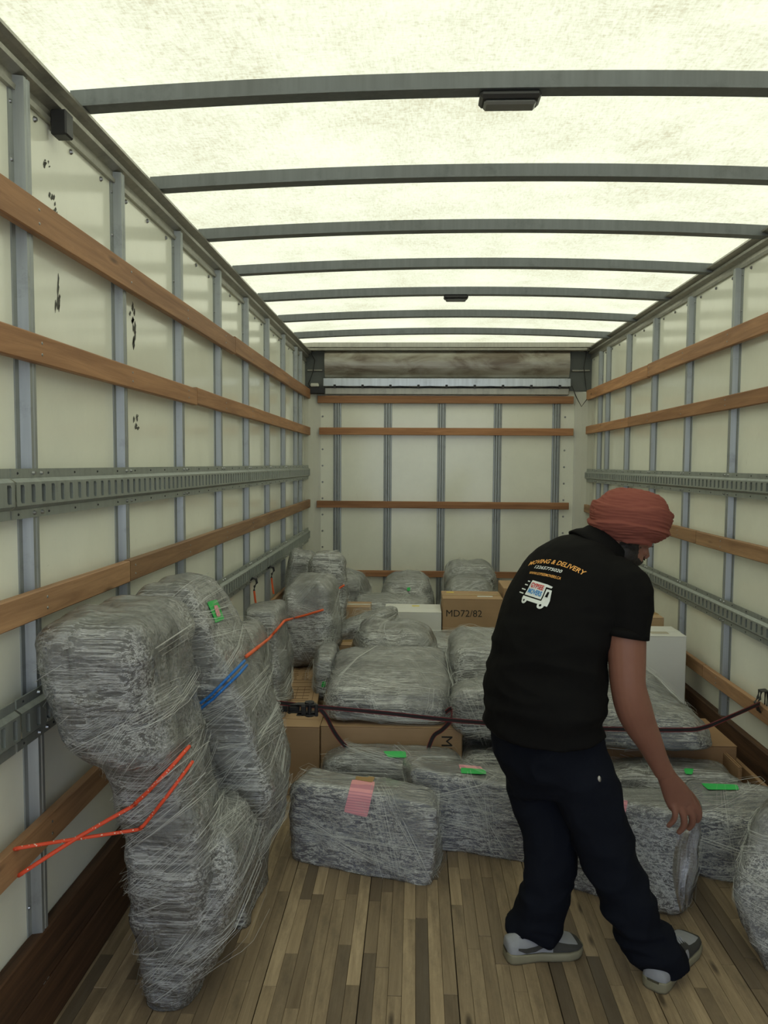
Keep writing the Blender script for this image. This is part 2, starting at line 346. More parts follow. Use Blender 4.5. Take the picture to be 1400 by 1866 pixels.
def side_wall(name, x, s, zs, tr, rail, thick=.05):
    """x: inner face of the panel; s: +1 when the room lies towards +x"""
    wl = struct(MB().box(min(x, x - s * thick), max(x, x - s * thick), YN, YF, -.12, ZC + .03).obj(name, M['wall']))
    hat = [(0, -.036), (.004, -.036), (.006, -.022), (.030, -.015), (.030, -.004), (.026, 0), (.030, .004), (.030, .015), (.006, .022), (.004, .036), (0, .036)]
    me = MB().sweep(hat, [((0, 0, .0), (s, 0, 0), (0, 1, 0)), ((0, 0, 2.40), (s, 0, 0), (0, 1, 0))]).mesh('post', M['post'])
    for y in PY_:
        o = link('post', me, wl); o.location = (x, y, 0)
    fx = x + s * .031
    for i, (z0, z1, m, pieces) in enumerate(zs):
        for (ya, yb, jit) in pieces:
            b = MB(); t = .021
            n = 9; pr = [(0, z0), (t - .003, z0), (t, z0 + .003), (t, z1 - .003), (t - .003, z1), (0, z1)]
            path = []
            for k in range(n):
                y = ya + (yb - ya) * k / (n - 1); dz = rnd.uniform(-.002, .002) + jit
                path.append(((fx, y, dz), (s, 0, 0), (0, 0, 1)))
            b.sweep(pr, path)
            b.obj('wooden_slat', M[m], wl)
    # cargo tracks with rows of upright slots
    for (z0, z1) in tr:
        zc, hh = (z0 + z1) / 2, (z1 - z0) / 2
        for (ya, yb) in ((YN, 1.742), (1.75, 4.785), (4.793, 6.74)):
            b = MB(); n = int((yb - ya) / .0508); pt = (yb - ya) / n
            X0, X1 = fx, fx + s * .017
            def q(pts, mi=0): b.add(pts, [(0, 1, 2, 3)], mi)
            # flanges and raised channel
            for sg in (-1, 1):
                a1, a2, a3 = zc + sg * hh, zc + sg * (hh - .022), zc + sg * (hh - .032)
                b.box(min(X0, X0 + s * .004), max(X0, X0 + s * .004), ya, yb, min(a1, a2), max(a1, a2))
                q([(X0 + s * .003, ya, a2), (X0 + s * .003, yb, a2), (X1, yb, a3), (X1, ya, a3)])
            zt, zb = zc + hh - .032, zc - hh + .032
            sw, sh = .0075, (zt - zb) / 2 - .006
            for k in range(n):
                c = ya + (k + .5) * pt; y0, y1 = ya + k * pt, ya + (k + 1) * pt
                o8 = [(c - sw, zc - sh + .006), (c - sw + .004, zc - sh), (c + sw + .004, zc - sh), (c + sw + .004, zc - sh + .006), (c + sw + .004, zc + sh - .006), (c + sw, zc + sh), (c - sw, zc + sh), (c - sw, zc + sh - .006)]
                V = [(X1, y0, zb), (X1, y1, zb), (X1, y1, zt), (X1, y0, zt)] + [(X1, y, z) for y, z in o8] + [(X1 - s * .012, y, z) for y, z in o8]
                F = [(0, 1, 6, 5), (1, 2, 8, 7), (1, 7, 6), (2, 3, 10, 9), (2, 9, 8), (3, 0, 4, 11), (3, 11, 10), (0, 5, 4)]
                F += [(4 + j, 4 + (j + 1) % 8, 12 + (j + 1) % 8, 12 + j) for j in range(8)]
                b.add(V, F)
                dk = any(abs(c - p) < .03 for p in PY_) or (1.70 < c < 1.90) or rnd.random() < .04
                b.add([V[12 + j] for j in range(8)], [tuple(range(8))], 1 if dk else 0)
            b.obj('cargo_track', [M['track'], M['hole']], wl)
            bb = MB()
            for k in range(int((yb - ya) / .15)):
                for sg in (-1, 1): bb.bolt((X0 + s * .004, ya + .03 + k * .1524, zc + sg * (hh - .011)), (s, 0, 0), .0035, .002, 1)
            for p in PY_:
                if ya < p < yb:
                    for dy in (-.02, .02):
                        for sg in (-1, 1): bb.bolt((X0 + s * .004, p + dy, zc + sg * (hh - .011)), (s, 0, 0), .006, .006)
            tag(bb.obj('track_bolts', [M['bolt'], M['hole']], wl), kind='stuff')
    # kick board in two wide boards
    for (z0, z1) in ((0.0, .137), (.141, .275)):
        MB().box(min(x, x + s * .034), max(x, x + s * .034), YN, 6.8, z0, z1, .004).obj('kick_board', M['kick'], wl)
    # top rail : lower flange, channel and upper lip
    z0, z1 = rail
    pr = [(0, z0), (.012, z0), (.014, z0 + .012), (.006, z0 + .018), (.006, z0 + .035), (.034, z0 + .044), (.036, z0 + .055), (.026, z0 + .062), (.045, z1 - .012), (.060, z1 - .008), (.060, z1), (0, z1)]
    MB().sweep(pr, [((x, YN, 0), (s, 0, 0), (0, 0, 1)), ((x, YF, 0), (s, 0, 0), (0, 0, 1))]).obj('top_rail', M['rail'], wl)
    bb = MB(); y = YN + .1
    while y < 6.7:
        bb.bolt((x + s * .001, y, z0 - .018), (s, 0, 0), .008, .006); y += .205
    for p in PY_:
        for zz in (z0 - .03, 2.2, .35): bb.bolt((x + s * .004, p - .03, zz), (s, 0, 0), .006, .004)
        for (za, zb_, _, _) in zs:
            for k in (.3, .7): bb.bolt((fx + s * .021, p + .005, za + (zb_ - za) * k), (s, 0, 0), .004, .0015)
    tag(bb.obj('wall_bolts', M['bolt'], wl), kind='stuff')
    return wl

LZ = [(2.035, 2.118, 'slat', [(YN, 3.93, 0), (3.935, 6.72, .006)]), (1.722, 1.792, 'slat', [(YN, 3.23, 0), (3.235, 6.72, .004)]), (1.092, 1.162, 'slatd', [(YN, 2.44, 0), (2.445, 6.72, 0)]), (.505, .583, 'slatd', [(YN, 3.6, 0), (3.605, 6.72, 0)])]
RZ = [(2.040, 2.122, 'slat', [(YN, 4.98, 0), (4.985, 6.72, -.004)]), (1.745, 1.812, 'slat', [(YN, 5.4, 0), (5.405, 6.72, 0)]), (1.072, 1.140, 'slatd', [(YN, 4.05, 0), (4.055, 6.72, 0)]), (.408, .474, 'slatd', [(YN, 3.9, 0), (3.905, 6.72, 0)])]
wall_left = side_wall('wall_left', XL, 1, LZ, [(1.343, 1.463), (.79, .915)], (2.365, 2.447))
wall_right = side_wall('wall_right', XR, -1, RZ, [(1.335, 1.447), (.728, .842)], (2.395, 2.475))

# scuff marks and a patch plate on the left wall, a rail clip
def scuff(px, py, wpx, hpx, seed, X=XL + .0008):
    r = random.Random(seed); b = MB()
    for k in range(7):
        cx = px + r.uniform(-1, 1) * wpx; cy = py + r.uniform(-1, 1) * hpx; L = r.uniform(.15, .5) * hpx; wd = r.uniform(.8, 2.6)
        pts = [(cx, cy - L), (cx + wd, cy - L * .3), (cx + wd * .4, cy + L * .5), (cx - wd * .3, cy + L), (cx - wd, cy + L * .2), (cx - wd * .4, cy - L * .4)]
        vs = [PXp(a + r.uniform(-.6, .6), c, X) for a, c in pts]
        b.add(vs + [v + Vector((.0006, 0, 0)) for v in vs], [tuple(range(6)), tuple(range(11, 5, -1))] + [(j, (j + 1) % 6, 6 + (j + 1) % 6, 6 + j) for j in range(6)])
    b.obj('scuff_mark', M['scuff'], wall_left)
for a in ((85, 297, 5, 9, 1), (97, 372, 7, 18, 2), (240, 570, 5, 16, 3), (246, 618, 6, 26, 4), (246, 770, 6, 14, 5), (104, 540, 6, 30, 6)): scuff(*a)
MB().box(XL, XL + .002, 1.35, 1.70, .28, .44).obj('patch_plate', M['patch'], wall_left)
MB().box(XL + .012, XL + .055, 2.03, 2.075, 2.335, 2.40, .004).obj('rail_clip', M['dark'], wall_left)

# ---- front bulkhead
YB = 6.80
wb = struct(MB().box(XL - .05, XR + .05, YB, YB + .05, -.12, ZC + .06).obj('wall_back', M['wall']))
hat = [(0, -.036), (.003, -.034), (.004, -.022), (.026, -.017), (.026, -.004), (.020, 0), (.026, .004), (.026, .017), (.004, .022), (.003, .034), (0, .036)]
for x in (-.694, -.247, .226, .716, 1.225):
    MB().sweep(hat, [((x, YB, 0), (0, -1, 0), (1, 0, 0)), ((x, YB, 2.06), (0, -1, 0), (1, 0, 0))]).obj('post', M['post'], wb)
for (z0, z1, xa, xb) in ((2.008, 2.072, -.865, 1.362), (1.732, 1.795, -.850, 1.366), (1.090, 1.150, -.872, 1.340), (.480, .535, -.86, 1.35)):
    MB().box(xa, xb, YB - .048, YB - .027, z0, z1, .003).obj('wooden_slat', M['slatx'], wb)
for s, xc in ((1, XL), (-1, XR)):      # rounded white corner posts
    pr = [(0, 0)] + [(.115 * (1 - cos(a)), .115 * (1 - sin(a)) ) for a in []]
    arc = [(.12 - .12 * sin(t) , .12 * (1 - cos(t))) for t in [0]]
    pts = [(0.0, .20), (.012, .20), (.016, .13), (.035, .075), (.075, .035), (.118, .016), (.135, .012), (.135, 0), (0, 0)]
    MB().sweep(pts, [((xc, YB, 0), (s, 0, 0), (0, -1, 0)), ((xc, YB, 2.11), (s, 0, 0), (0, -1, 0))]).obj('corner_post', M['corner'], wb)
b = MB()
for x in (-.825, 1.30):
    for k in range(14): b.bolt((x, YB, .30 + k * .145), (0, -1, 0), .009, .006)
tag(b.obj('wall_bolts', M['bolt'], wb), kind='stuff')
# header : bowed aluminium panel, strips, dark nose corners, wiring
n = 14; pr = [(-.13 * sin(pi * k / n) ** .7 * .35, 2.232 + .262 * k / n) for k in range(n + 1)]
pr = pr + [(.02, 2.494), (.02, 2.232)]
MB().sweep(pr, [((x, YB - .04, 0), (0, 1, 0), (0, 0, 1)) for x in (-.80, -.1, .6, 1.318)]).obj('header_panel', M['alu'], wb)
MB().box(-.812, 1.33, YB - .075, YB - .02, 2.150, 2.222, .004).obj('header_strip', M['strip'], wb)
MB().box(-.80, 1.32, YB - .055, YB - .01, 2.083, 2.140, .004).obj('header_strip', M['rail'], wb)
MB().box(-.80, 1.32, YB - .05, YB - .01, 2.140, 2.150).obj('header_gap', M['dark'], wb)
for xa, xb in ((XL, -.802), (1.32, XR)):
    MB().box(xa, xb, YB - .03, YB - .005, 2.12, 2.49).obj('nose_opening_shade', M['nose'], wb)  # flat dark sheet stands in for the shade inside the nose opening
    MB().box(xa + .02, xb - .02, YB - .045, YB - .03, 2.285, 2.30, .004).obj('nose_brace', M['rail'], wb)
MB().box(XL, XR, YB - .10, YB, 2.455, 2.50, .004).obj('header_rail', M['rail'], wb)
MB().box(-.955, -.80, YB - .09, YB - .03, 2.085, 2.145, .006).obj('junction_box', M['dark'], wb)
MB().box(-.92, -.85, YB - .10, YB - .04, 2.145, 2.175, .006).obj('junction_cap', M['corner'], wb)
b = MB()
b.tube([(-.93, YB - .06, 2.47), (-.885, YB - .07, 2.38), (-.90, YB - .07, 2.28), (-.94, YB - .07, 2.17), (-.92, YB - .07, 2.14)], .006, 6)
b.obj('cable', M['dark'], wb)
b = MB(); b.tube([(-.80, YB - .08, 2.150)] + [(-.80 + 2.1 * k / 16, YB - .08, 2.146 + (.006 if k % 2 else -.002)) for k in range(17)] + [(1.34, YB - .06, 2.16), (1.38, YB - .07, 2.06), (1.42, YB - .09, 1.98), (1.47, YB - .09, 2.05), (1.46, YB - .05, 2.17), (1.44, YB - .06, 2.32), (1.46, YB - .06, 2.46)], .004, 6)
for k in range(9): b.box(-.72 + k * .243, -.70 + k * .243, YB - .088, YB - .07, 2.135, 2.165)
b.obj('cable', M['dark'], wb)
b = MB(); b.tube([(-.70, YB - .02, 2.49)] + [(.1 + k * .2, YB - .07, 2.48) for k in range(3)], .003, 5)

# ---- ceiling : arched translucent sheet and bows
ARCH = .036
XM = (XL + XR) / 2
def zc(x, base=ZC): return base + ARCH * (1 - ((x - XM) / (XR - XM)) ** 2)
b = MB(); N = 24
path = []
xs = [XL - .03 + (XR - XL + .06) * k / N for k in range(N + 1)]
vs = [(x, y, zc(x) + .034) for y in (YN, YF + .05) for x in xs]
fs = [(k, k + 1, N + 2 + k, N + 1 + k) for k in range(N)]
b.add(vs, fs); ceiling = struct(b.obj('ceiling', M['roof'], smooth=True))
ceiling['label'] = 'translucent cream fibreglass roof sheet'
for y in BOWS:
    b = MB(); pr = [(-.026, 0), (.026, 0), (.026, .006), (.020, .006), (.020, .046), (-.020, .046), (-.020, .006), (-.026, .006)]
    pth = []
    for k in range(N + 1):
        x = XL + .02 + (XR - XL - .04) * k / N
        pth.append(((x, y, zc(x) - .012), (0, 1, 0), (0, 0, 1)))
    b.sweep(pr, pth)
    b.obj('roof_bow', M['bow'], ceiling)
MB().box(XL, XR, 6.545, 6.60, 2.462, 2.50).obj('roof_bow', M['rail'], ceiling)

def dome(px, y, wd, dp, label):
    x = P(px, 170 if y < 3 else 540, y).x
    t = empty('dome_light', (x, y, zc(x) - .012)); tag(t, label, 'ceiling light', 'dome lights')
    MB().box(x - wd / 2, x + wd / 2, y - dp / 2, y + dp / 2, t.location.z - .022, t.location.z - .0005, .008).obj('housing', M['lampb'], root=t)
    MB().box(x - wd / 2 + .012, x + wd / 2 - .012, y - dp / 2 + .012, y + dp / 2 - .012, t.location.z - .034, t.location.z - .0205, .008).obj('lens', M['lens'], root=t)
dome(929, 2.17, .165, .075, 'near rectangular dome lamp on the first roof bow')
dome(831, 4.67, .145, .07, 'far small dome lamp on a distant roof bow')

# ---- floor : laminated hardwood strips
floor = struct(MB().box(XL - .05, XR + .05, YN, YF, -.12, -.012).obj('floor', M['sub']))
pw = (XR - XL) / 9; cnt = 0; far = MB()
cache = {}
for p in range(9):
    for k in range(7):
        x0 = XL + p * pw + .001 + k * (pw - .0022) / 7; x1 = x0 + (pw - .0022) / 7 - .0006
        y = 1.78 - rnd.uniform(0, .4)
        far.box(x0, x1, YN, y - .001, -.012, rnd.uniform(-.0008, .0008))
        while y < 3.05:
            L = rnd.uniform(.22, .8)
            z = rnd.uniform(-.0012, .0012)
            o = MB().box(0, x1 - x0, 0, L - .001, -.012, 0, .0008).obj('floor_strip', M['floor'], floor); o.location = (x0, y, z); cnt += 1
            y += L
        far.box(x0, x1, y, YF, -.012, rnd.uniform(-.0008, .0008))
tag(far.obj('floor_strips_under_the_load', M['floor'], floor), kind='stuff')
print('floor strips', cnt)

struct(MB().box(-40, 40, -40, 40, -1.15, -1.10).obj('ground', simple('asphalt_yard', (.26, .26, .255), .9)))
def remesh(name, parts, voxel, mat, smooth=3, factor=.5):
    v = []; f = []
    for vs, fs in parts:
        b = len(v); v += [tuple(x) for x in vs]; f += [tuple(b + i for i in q) for q in fs]
    me = bpy.data.meshes.new(name); me.from_pydata(v, [], f)
    bm = bmesh.new(); bm.from_mesh(me); bmesh.ops.remove_doubles(bm, verts=bm.verts, dist=1e-5); bmesh.ops.recalc_face_normals(bm, faces=bm.faces); bm.to_mesh(me); bm.free()
    o = bpy.data.objects.new('tmp', me); COL.objects.link(o)
    r_ = o.modifiers.new('r', 'REMESH'); r_.mode = 'VOXEL'; r_.voxel_size = voxel
    s = o.modifiers.new('s', 'SMOOTH'); s.iterations = smooth; s.factor = factor
    bpy.context.view_layer.update()
    out = bpy.data.meshes.new_from_object(o.evaluated_get(bpy.context.evaluated_depsgraph_get())); bpy.data.objects.remove(o)
    out.materials.clear(); out.materials.append(mat); out.name = name
    out.polygons.foreach_set('use_smooth', [True] * len(out.polygons)); out.update(); return out

# ------------------------------------------------------------------ wrapped bundles
def lerp(a, b, t): return a + (b - a) * t
def catmull(ps, t):
    n = len(ps) - 1
    if n == 1: return ps[0].lerp(ps[1], t)
    f = min(t * n, n - 1e-6); i = int(f); u = f - i
    p0, p1, p2, p3 = ps[max(i - 1, 0)], ps[i], ps[i + 1], ps[min(i + 2, n)]
    return .5 * ((2 * p1) + (p2 - p0) * u + (2 * p0 - 5 * p1 + 4 * p2 - p3) * u * u + (3 * p1 - p0 - 3 * p2 + p3) * u ** 3)
_grid = {}
def cubegrid(nx, ny, nz):
    key = (nx, ny, nz)
    if key in _grid: return _grid[key]
    idx = {}; vs = []; fs = []
    def vid(i, j, k):
        if (i, j, k) not in idx: idx[(i, j, k)] = len(vs); vs.append((2 * i / nx - 1, 2 * j / ny - 1, 2 * k / nz - 1))
        return idx[(i, j, k)]
    for i in range(nx):
        for j in range(ny):
            for k in (0, nz):
                q = [vid(i, j, k), vid(i + 1, j, k), vid(i + 1, j + 1, k), vid(i, j + 1, k)]; fs.append(q if k else q[::-1])
    for i in range(nx):
        for k in range(nz):
            for j in (0, ny):
                q = [vid(i, j, k), vid(i + 1, j, k), vid(i + 1, j, k + 1), vid(i, j, k + 1)]; fs.append(q[::-1] if j else q)
    for j in range(ny):
        for k in range(nz):
            for i in (0, nx):
                q = [vid(i, j, k), vid(i, j + 1, k), vid(i, j + 1, k + 1), vid(i, j, k + 1)]; fs.append(q if i else q[::-1])
    _grid[key] = (vs, fs); return vs, fs
def roundcube(p, r):
    def e(v): return math.copysign(abs(v) ** .85, v)          # denser near the edges
    q = Vector((e(p[0]), e(p[1]), e(p[2])))
    inner = Vector([max(-(1 - r), min(1 - r, c)) for c in q]); d = q - inner
    m = max(abs(c) for c in d) if d.length > 1e-9 else 0
    if d.length < 1e-9: return q
    return inner + d.normalized() * min(d.length, r) if m < r * .999 else inner + d.normalized() * r
def warp(stations, r, n, puff):
    vs, fs = cubegrid(*n); out = []
    for p in vs:
        q = roundcube(p, r); s, t, u = q
        if puff:
            k = 1 + puff * (1 - u * u); s2, t2 = s * k, t * k; u *= 1 + puff * .6 * max(0, 1 - s * s) * max(0, 1 - t * t)
            s, t = s2, t2
        U = (u + 1) / 2
        uc = max(0, min(1, U))
        c = [catmull([st[j] for st in stations], uc) for j in range(4)]
        if U != uc:
            ex = (catmull([sum((x for x in st), Vector()) / 4 for st in stations], 1) - catmull([sum((x for x in st), Vector()) / 4 for st in stations], .9)) / .1
            c = [x + ex * (U - uc) for x in c]
        a, b = (s + 1) / 2, (t + 1) / 2
        out.append(c[0] * (1 - a) * (1 - b) + c[1] * a * (1 - b) + c[2] * a * b + c[3] * (1 - a) * b)
    return out, fs
def displace(me, fn):
    me.update(); ns = [v.normal.copy() for v in me.vertices]
    for v, nn in zip(me.vertices, ns):
        v.co = v.co + nn * fn(v.co, nn)
def mkmesh(name, vs, fs, mat):
    me = bpy.data.meshes.new(name); me.from_pydata([tuple(v) for v in vs], [], fs); me.materials.append(mat)
    me.polygons.foreach_set('use_smooth', [True] * len(me.polygons)); me.update(); return me
def hull2(pts):
    pts = sorted(set((round(a, 5), round(b, 5)) for a, b in pts))
    if len(pts) < 3: return pts
    def half(ps):
        h = []
        for p in ps:
            while len(h) >= 2 and (h[-1][0] - h[-2][0]) * (p[1] - h[-2][1]) - (h[-1][1] - h[-2][1]) * (p[0] - h[-2][0]) <= 0: h.pop()
            h.append(p)
        return h
    a, b = half(pts), half(pts[::-1]); return a[:-1] + b[:-1]
def strands(root, me, seed, count, axis=None):
    """taut threads of bunched film : convex section curves stretched round the bundle"""
    rr = random.Random(seed * 13 + 5); bv = BVHTree.FromPolygons([v.co.copy() for v in me.vertices], [tuple(p.vertices) for p in me.polygons])
    lo = [min(v.co[i] for v in me.vertices) for i in range(3)]; hi = [max(v.co[i] for v in me.vertices) for i in range(3)]
    cen = Vector([(a + b) / 2 for a, b in zip(lo, hi)]); b = MB(); tall = hi[2] - lo[2] > .65
    for g in range(count):
        if tall: nrm = Vector((rr.uniform(-1.5, .1), rr.uniform(-.3, .3), 1)).normalized()
        else: nrm = (Vector((rr.uniform(-.4, .4), rr.uniform(-.4, .4), 1)) if rr.random() < .75 else Vector((1, rr.uniform(-.5, .5), rr.uniform(-.9, .9)))).normalized()
        zz = lo[2] + (hi[2] - lo[2]) * rr.uniform(.1, .93)
        if tall:      # find the body's own middle at that height
            h = [v.co for v in me.vertices if abs(v.co.z - zz) < .03]
            c = sum(h, Vector()) / max(1, len(h)) if h else cen
        else: c = cen + Vector([rr.uniform(-.3, .3) * (hi[i] - lo[i]) for i in range(3)])
        u = nrm.orthogonal().normalized(); v = nrm.cross(u); K = 28; pts = []
        for k in range(K):
            d = u * cos(2 * pi * k / K) + v * sin(2 * pi * k / K); h = bv.ray_cast(c + d * 2, -d)
            if h[0] is not None:
                q = h[0] - c; pts.append((q.dot(u), q.dot(v)))
        hl = hull2(pts)
        if len(hl) < 5: continue
        hp = [c + u * a + v * b_ for a, b_ in hl]; m_ = len(hp); s0 = rr.randrange(m_); ln = rr.randint(max(3, m_ // 2), max(4, m_ - 1)); seq0 = [hp[(s0 + k) % m_] for k in range(ln)]
        for f in range(rr.randint(7, 15)):                    # a fan of threads from one gathered end
            cut = rr.randint(0, max(0, len(seq0) // 4)); seq = seq0[cut:] if rr.random() < .5 else seq0[:len(seq0) - cut]
            e = Vector([rr.gauss(0, .010) for _ in range(3)]); k2 = len(seq) - 1; j0 = rr.gauss(0, .014); j1 = j0 + rr.gauss(0, .02)
            pp = [p + e * ((i / k2) if k2 else 0) + nrm * (j0 + (j1 - j0) * i / max(1, k2)) + (p - c).normalized() * .002 for i, p in enumerate(seq)]
            b.tube(pp, rr.choice((.0002, .00025, .0003, .0003, .0006)), 4)
    o = b.obj('film_strands', M['strand'], root); o['kind'] = 'stuff'
FILM = {}
NB_ = Vector
def ridged(p, ax, fr, seed):
    q = Vector((p.x * fr[0], p.y * fr[1], p.z * fr[2])) + Vector((seed * 3.1, seed * 1.7, seed * 2.3))
    return 1 - abs(noise.noise(q)) * 2
def bundle(name, label, stations, seed, r=.28, n=(22, 16, 18), puff=.06, lump=.022, wr=.010, gap=.006, bl='bl2', fm='f1', cat='wrapped furniture', group=None, zmin=None, cin='blanket_wrap', sag=1.0, dirn=(3, 3, 16), lf=5.0, strn=12, axis=None, edge=None):
    n = tuple(int(k * 1.55) for k in n)
    multi = isinstance(stations[0][0], list)
    if multi:
        out = remesh('tmp', [warp(st, r, n, puff) for st in stations], .013, M[bl], 4, .5); vs = [v.co.copy() for v in out.vertices]; fs = [tuple(p.vertices) for p in out.polygons]
    else: vs, fs = warp(stations, r, n, puff)
    cen = sum(vs, Vector()) / len(vs); mnz = min(v.z for v in vs)
    root = empty(name, (cen.x, cen.y, mnz)); tag(root, label, cat, group)
    sd = Vector((seed * 7.3, seed * 1.9, seed * 4.1))
    n = n
    def low(co): return lump * (.45 * noise.fractal(co * lf + sd, 1.0, 2.0, 3) + .75 * (.5 - abs(noise.noise(co * lf * .8 - sd)) * 2.2) + .12 * (.4 - abs(noise.noise(co * lf * 2.1 + sd)) * 2))
    body = mkmesh(cin, vs, fs, M[bl])
    displace(body, lambda co, nn: low(co) + wr * ridged(co, 0, dirn, seed) - wr * .8)
    sh = mkmesh('stretch_film', vs, fs, M[fm])
    rr = random.Random(seed)
    th = rr.uniform(-.5, .5)
    def fw(co, nn):
        a = co.x * cos(th) + co.z * sin(th); b = -co.x * sin(th) + co.z * cos(th)
        c1 = 1 - abs(noise.noise(Vector((a * 1.5, co.y * 3, b * 14)) + sd)) * 2.6      # taut pull lines
        c2 = 1 - abs(noise.noise(Vector((a * 12, co.y * 12, b * 7)) - sd)) * 2.8
        return low(co) * .8 + gap + max(0, c1) * wr * .55 + max(0, c2) * wr * .25
    if multi:
        bm = bmesh.new(); bm.from_mesh(sh)
        for _ in range(14): bmesh.ops.smooth_vert(bm, verts=bm.verts, factor=.5, use_axis_x=True, use_axis_y=True, use_axis_z=True)
        bm.to_mesh(sh); bm.free(); sh.update()
        displace(sh, lambda co, nn: .010)
    displace(sh, fw)
    for me in (body, sh):
        for v in me.vertices:
            if zmin is not None and v.co.z < zmin: v.co.z = zmin + .25 * (.001 if me is sh else .004)
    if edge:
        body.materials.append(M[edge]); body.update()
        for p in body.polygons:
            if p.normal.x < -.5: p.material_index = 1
    ob = link(cin, body); reloc(ob, root); of = link('stretch_film', sh); reloc(of, root)
    FILM[label] = (root, of)
    strands(root, sh, seed, strn, axis)
    return root
def quad(xl, xr, z, Y0, Y1, px=True, zm=None):
    zz = z
    def X(p, Y): return O.x + (P(p, 845 + (EYE - zz) * 1400 / Y, Y)).x if px else p
    a, b = X(xl, Y0), X(xr, Y0)
    return [Vector((a, Y0, z)), Vector((b, Y0, z)), Vector((b, Y1, z)), Vector((a, Y1, z))]
def bx(xl, xr, z0, z1, Y0, Y1, rot=0, taper=0, top=None, lean=0):
    q0 = quad(xl, xr, z0, Y0, Y1); q1 = [Vector((p.x, p.y, z1)) for p in q0]
    c = sum(q0, Vector()) / 4
    R = Matrix.Rotation(radians(rot), 3, 'Z')
    q0 = [c + R @ (p - c) for p in q0]; c1 = Vector((c.x, c.y, z1)); q1 = [c1 + R @ ((p - c1) * (1 - taper)) + Vector((lean, 0, 0)) for p in q1]
    if top:
        for i, dz in top.items(): q1[i] = q1[i] + Vector(dz) if not isinstance(dz, (int, float)) else q1[i] + Vector((0, 0, dz))
    return [q0, q1]
def pxq(L, R_, y, Y0, Y1, k=0):
    """station whose near-left edge shows at L and far-right edge at R_ on row y"""
    a = P(L, y, Y0); z = a.z; b = P(R_, 845 + (EYE - z) * 1400 / Y1, Y1)
    return [a, Vector((b.x, Y0 + k, z)), Vector((b.x, Y1, z)), Vector((a.x, Y1, z))]

# two big pieces stood on end and tied to the left wall
AA = [pxq(L, R_, y, a, b) for (y, L, R_, a, b) in ((1893, 288, 350, 1.98, 2.20), (1830, 276, 374, 1.96, 2.20), (1760, 252, 402, 1.94, 2.22), (1680, 256, 436, 1.93, 2.24), (1600, 252, 450, 1.92, 2.24), (1530, 243, 428, 1.89, 2.22), (1440, 205, 378, 1.84, 2.16), (1370, 150, 350, 1.80, 2.12), (1290, 100, 332, 1.76, 2.12), (1210, 82, 328, 1.75, 2.16), (1150, 76, 338, 1.75, 2.18))]
def stn(*rows, dy=0): return [pxq(L, R_, y, a + dy, b + dy) for (y, L, R_, a, b) in rows]
AA = [stn((1955, 290, 356, 1.98, 2.18), (1740, 250, 385, 1.95, 2.18), (1560, 238, 402, 1.90, 2.15), (1400, 192, 366, 1.84, 2.12), (1250, 150, 335, 1.79, 2.10), (1160, 125, 330, 1.78, 2.10)),
      stn((1385, 150, 322, 1.80, 2.10), (1300, 108, 335, 1.77, 2.14), (1220, 86, 336, 1.75, 2.16), (1155, 80, 340, 1.75, 2.18)),
      stn((1780, 330, 392, 2.0, 2.20), (1690, 330, 440, 1.97, 2.22), (1590, 330, 458, 1.97, 2.23), (1525, 330, 436, 1.98, 2.21))]
BBs = [stn((1700, 440, 468, 2.35, 2.60), (1600, 420, 485, 2.34, 2.62), (1500, 385, 500, 2.33, 2.64), (1350, 340, 490, 2.31, 2.64), (1250, 300, 462, 2.30, 2.64), (1160, 262, 430, 2.30, 2.64), dy=.06),
       stn((1190, 255, 425, 2.30, 2.66), (1130, 240, 418, 2.30, 2.68), (1092, 240, 408, 2.32, 2.68), dy=.06),
       stn((1590, 455, 505, 2.38, 2.68), (1530, 450, 524, 2.38, 2.70), (1440, 440, 520, 2.38, 2.68), dy=.06)]
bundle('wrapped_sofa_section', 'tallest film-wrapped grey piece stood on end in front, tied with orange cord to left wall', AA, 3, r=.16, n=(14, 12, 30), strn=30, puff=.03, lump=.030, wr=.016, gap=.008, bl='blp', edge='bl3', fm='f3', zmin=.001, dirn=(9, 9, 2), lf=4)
BBs = [pxq(L, R_, y, a, b) for (y, L, R_, a, b) in ((1700, 440, 468, 2.35, 2.60), (1600, 420, 485, 2.34, 2.64), (1540, 395, 515, 2.33, 2.66), (1450, 375, 522, 2.32, 2.66), (1350, 340, 500, 2.31, 2.66), (1250, 300, 468, 2.30, 2.66), (1160, 262, 436, 2.30, 2.68), (1110, 250, 418, 2.30, 2.68), (1078, 262, 395, 2.32, 2.66))]
bundle('wrapped_sofa_section', 'second upright film-wrapped grey piece, green taped note near top, blue cord around it', BBs, 5, r=.2, n=(14, 12, 30), strn=34, puff=.02, lump=.035, wr=.016, gap=.008, bl='blp', fm='f4', zmin=.001, dirn=(9, 9, 2), lf=4)

S = bundle
# pillows standing along the left wall
S('wrapped_cushion', 'upright film-wrapped cushion right behind the second sofa piece, below orange cord', bx(405, 470, .30, .80, 2.95, 3.27, 0, .05, top={2: (0, .1, -.02), 1: -.02}, lean=-.04), 11, r=.36, lump=.03, bl='bl2', fm='f4')
S('wrapped_cushion', 'film-wrapped cushion between the brown printed carton and left wall', bx(450, 515, .30, .80, 3.40, 3.75, 0, .06, lean=-.03), 12, r=.36, lump=.03, fm='f3')
S('wrapped_cushion', 'tall film-wrapped cushion crossed by orange cord, over the end of the printed carton', bx(516, 604, .37, .83, 4.15, 4.50, -5, .10, top={0: -.03, 1: -.02}), 13, r=.42, lump=.035, fm='f2')
S('wrapped_cushion', 'film-wrapped cushion standing behind, crossed by the shorter orange cord', bx(558, 628, .38, .88, 4.85, 5.12, 5, .14), 14, r=.42, lump=.035, fm='f1')
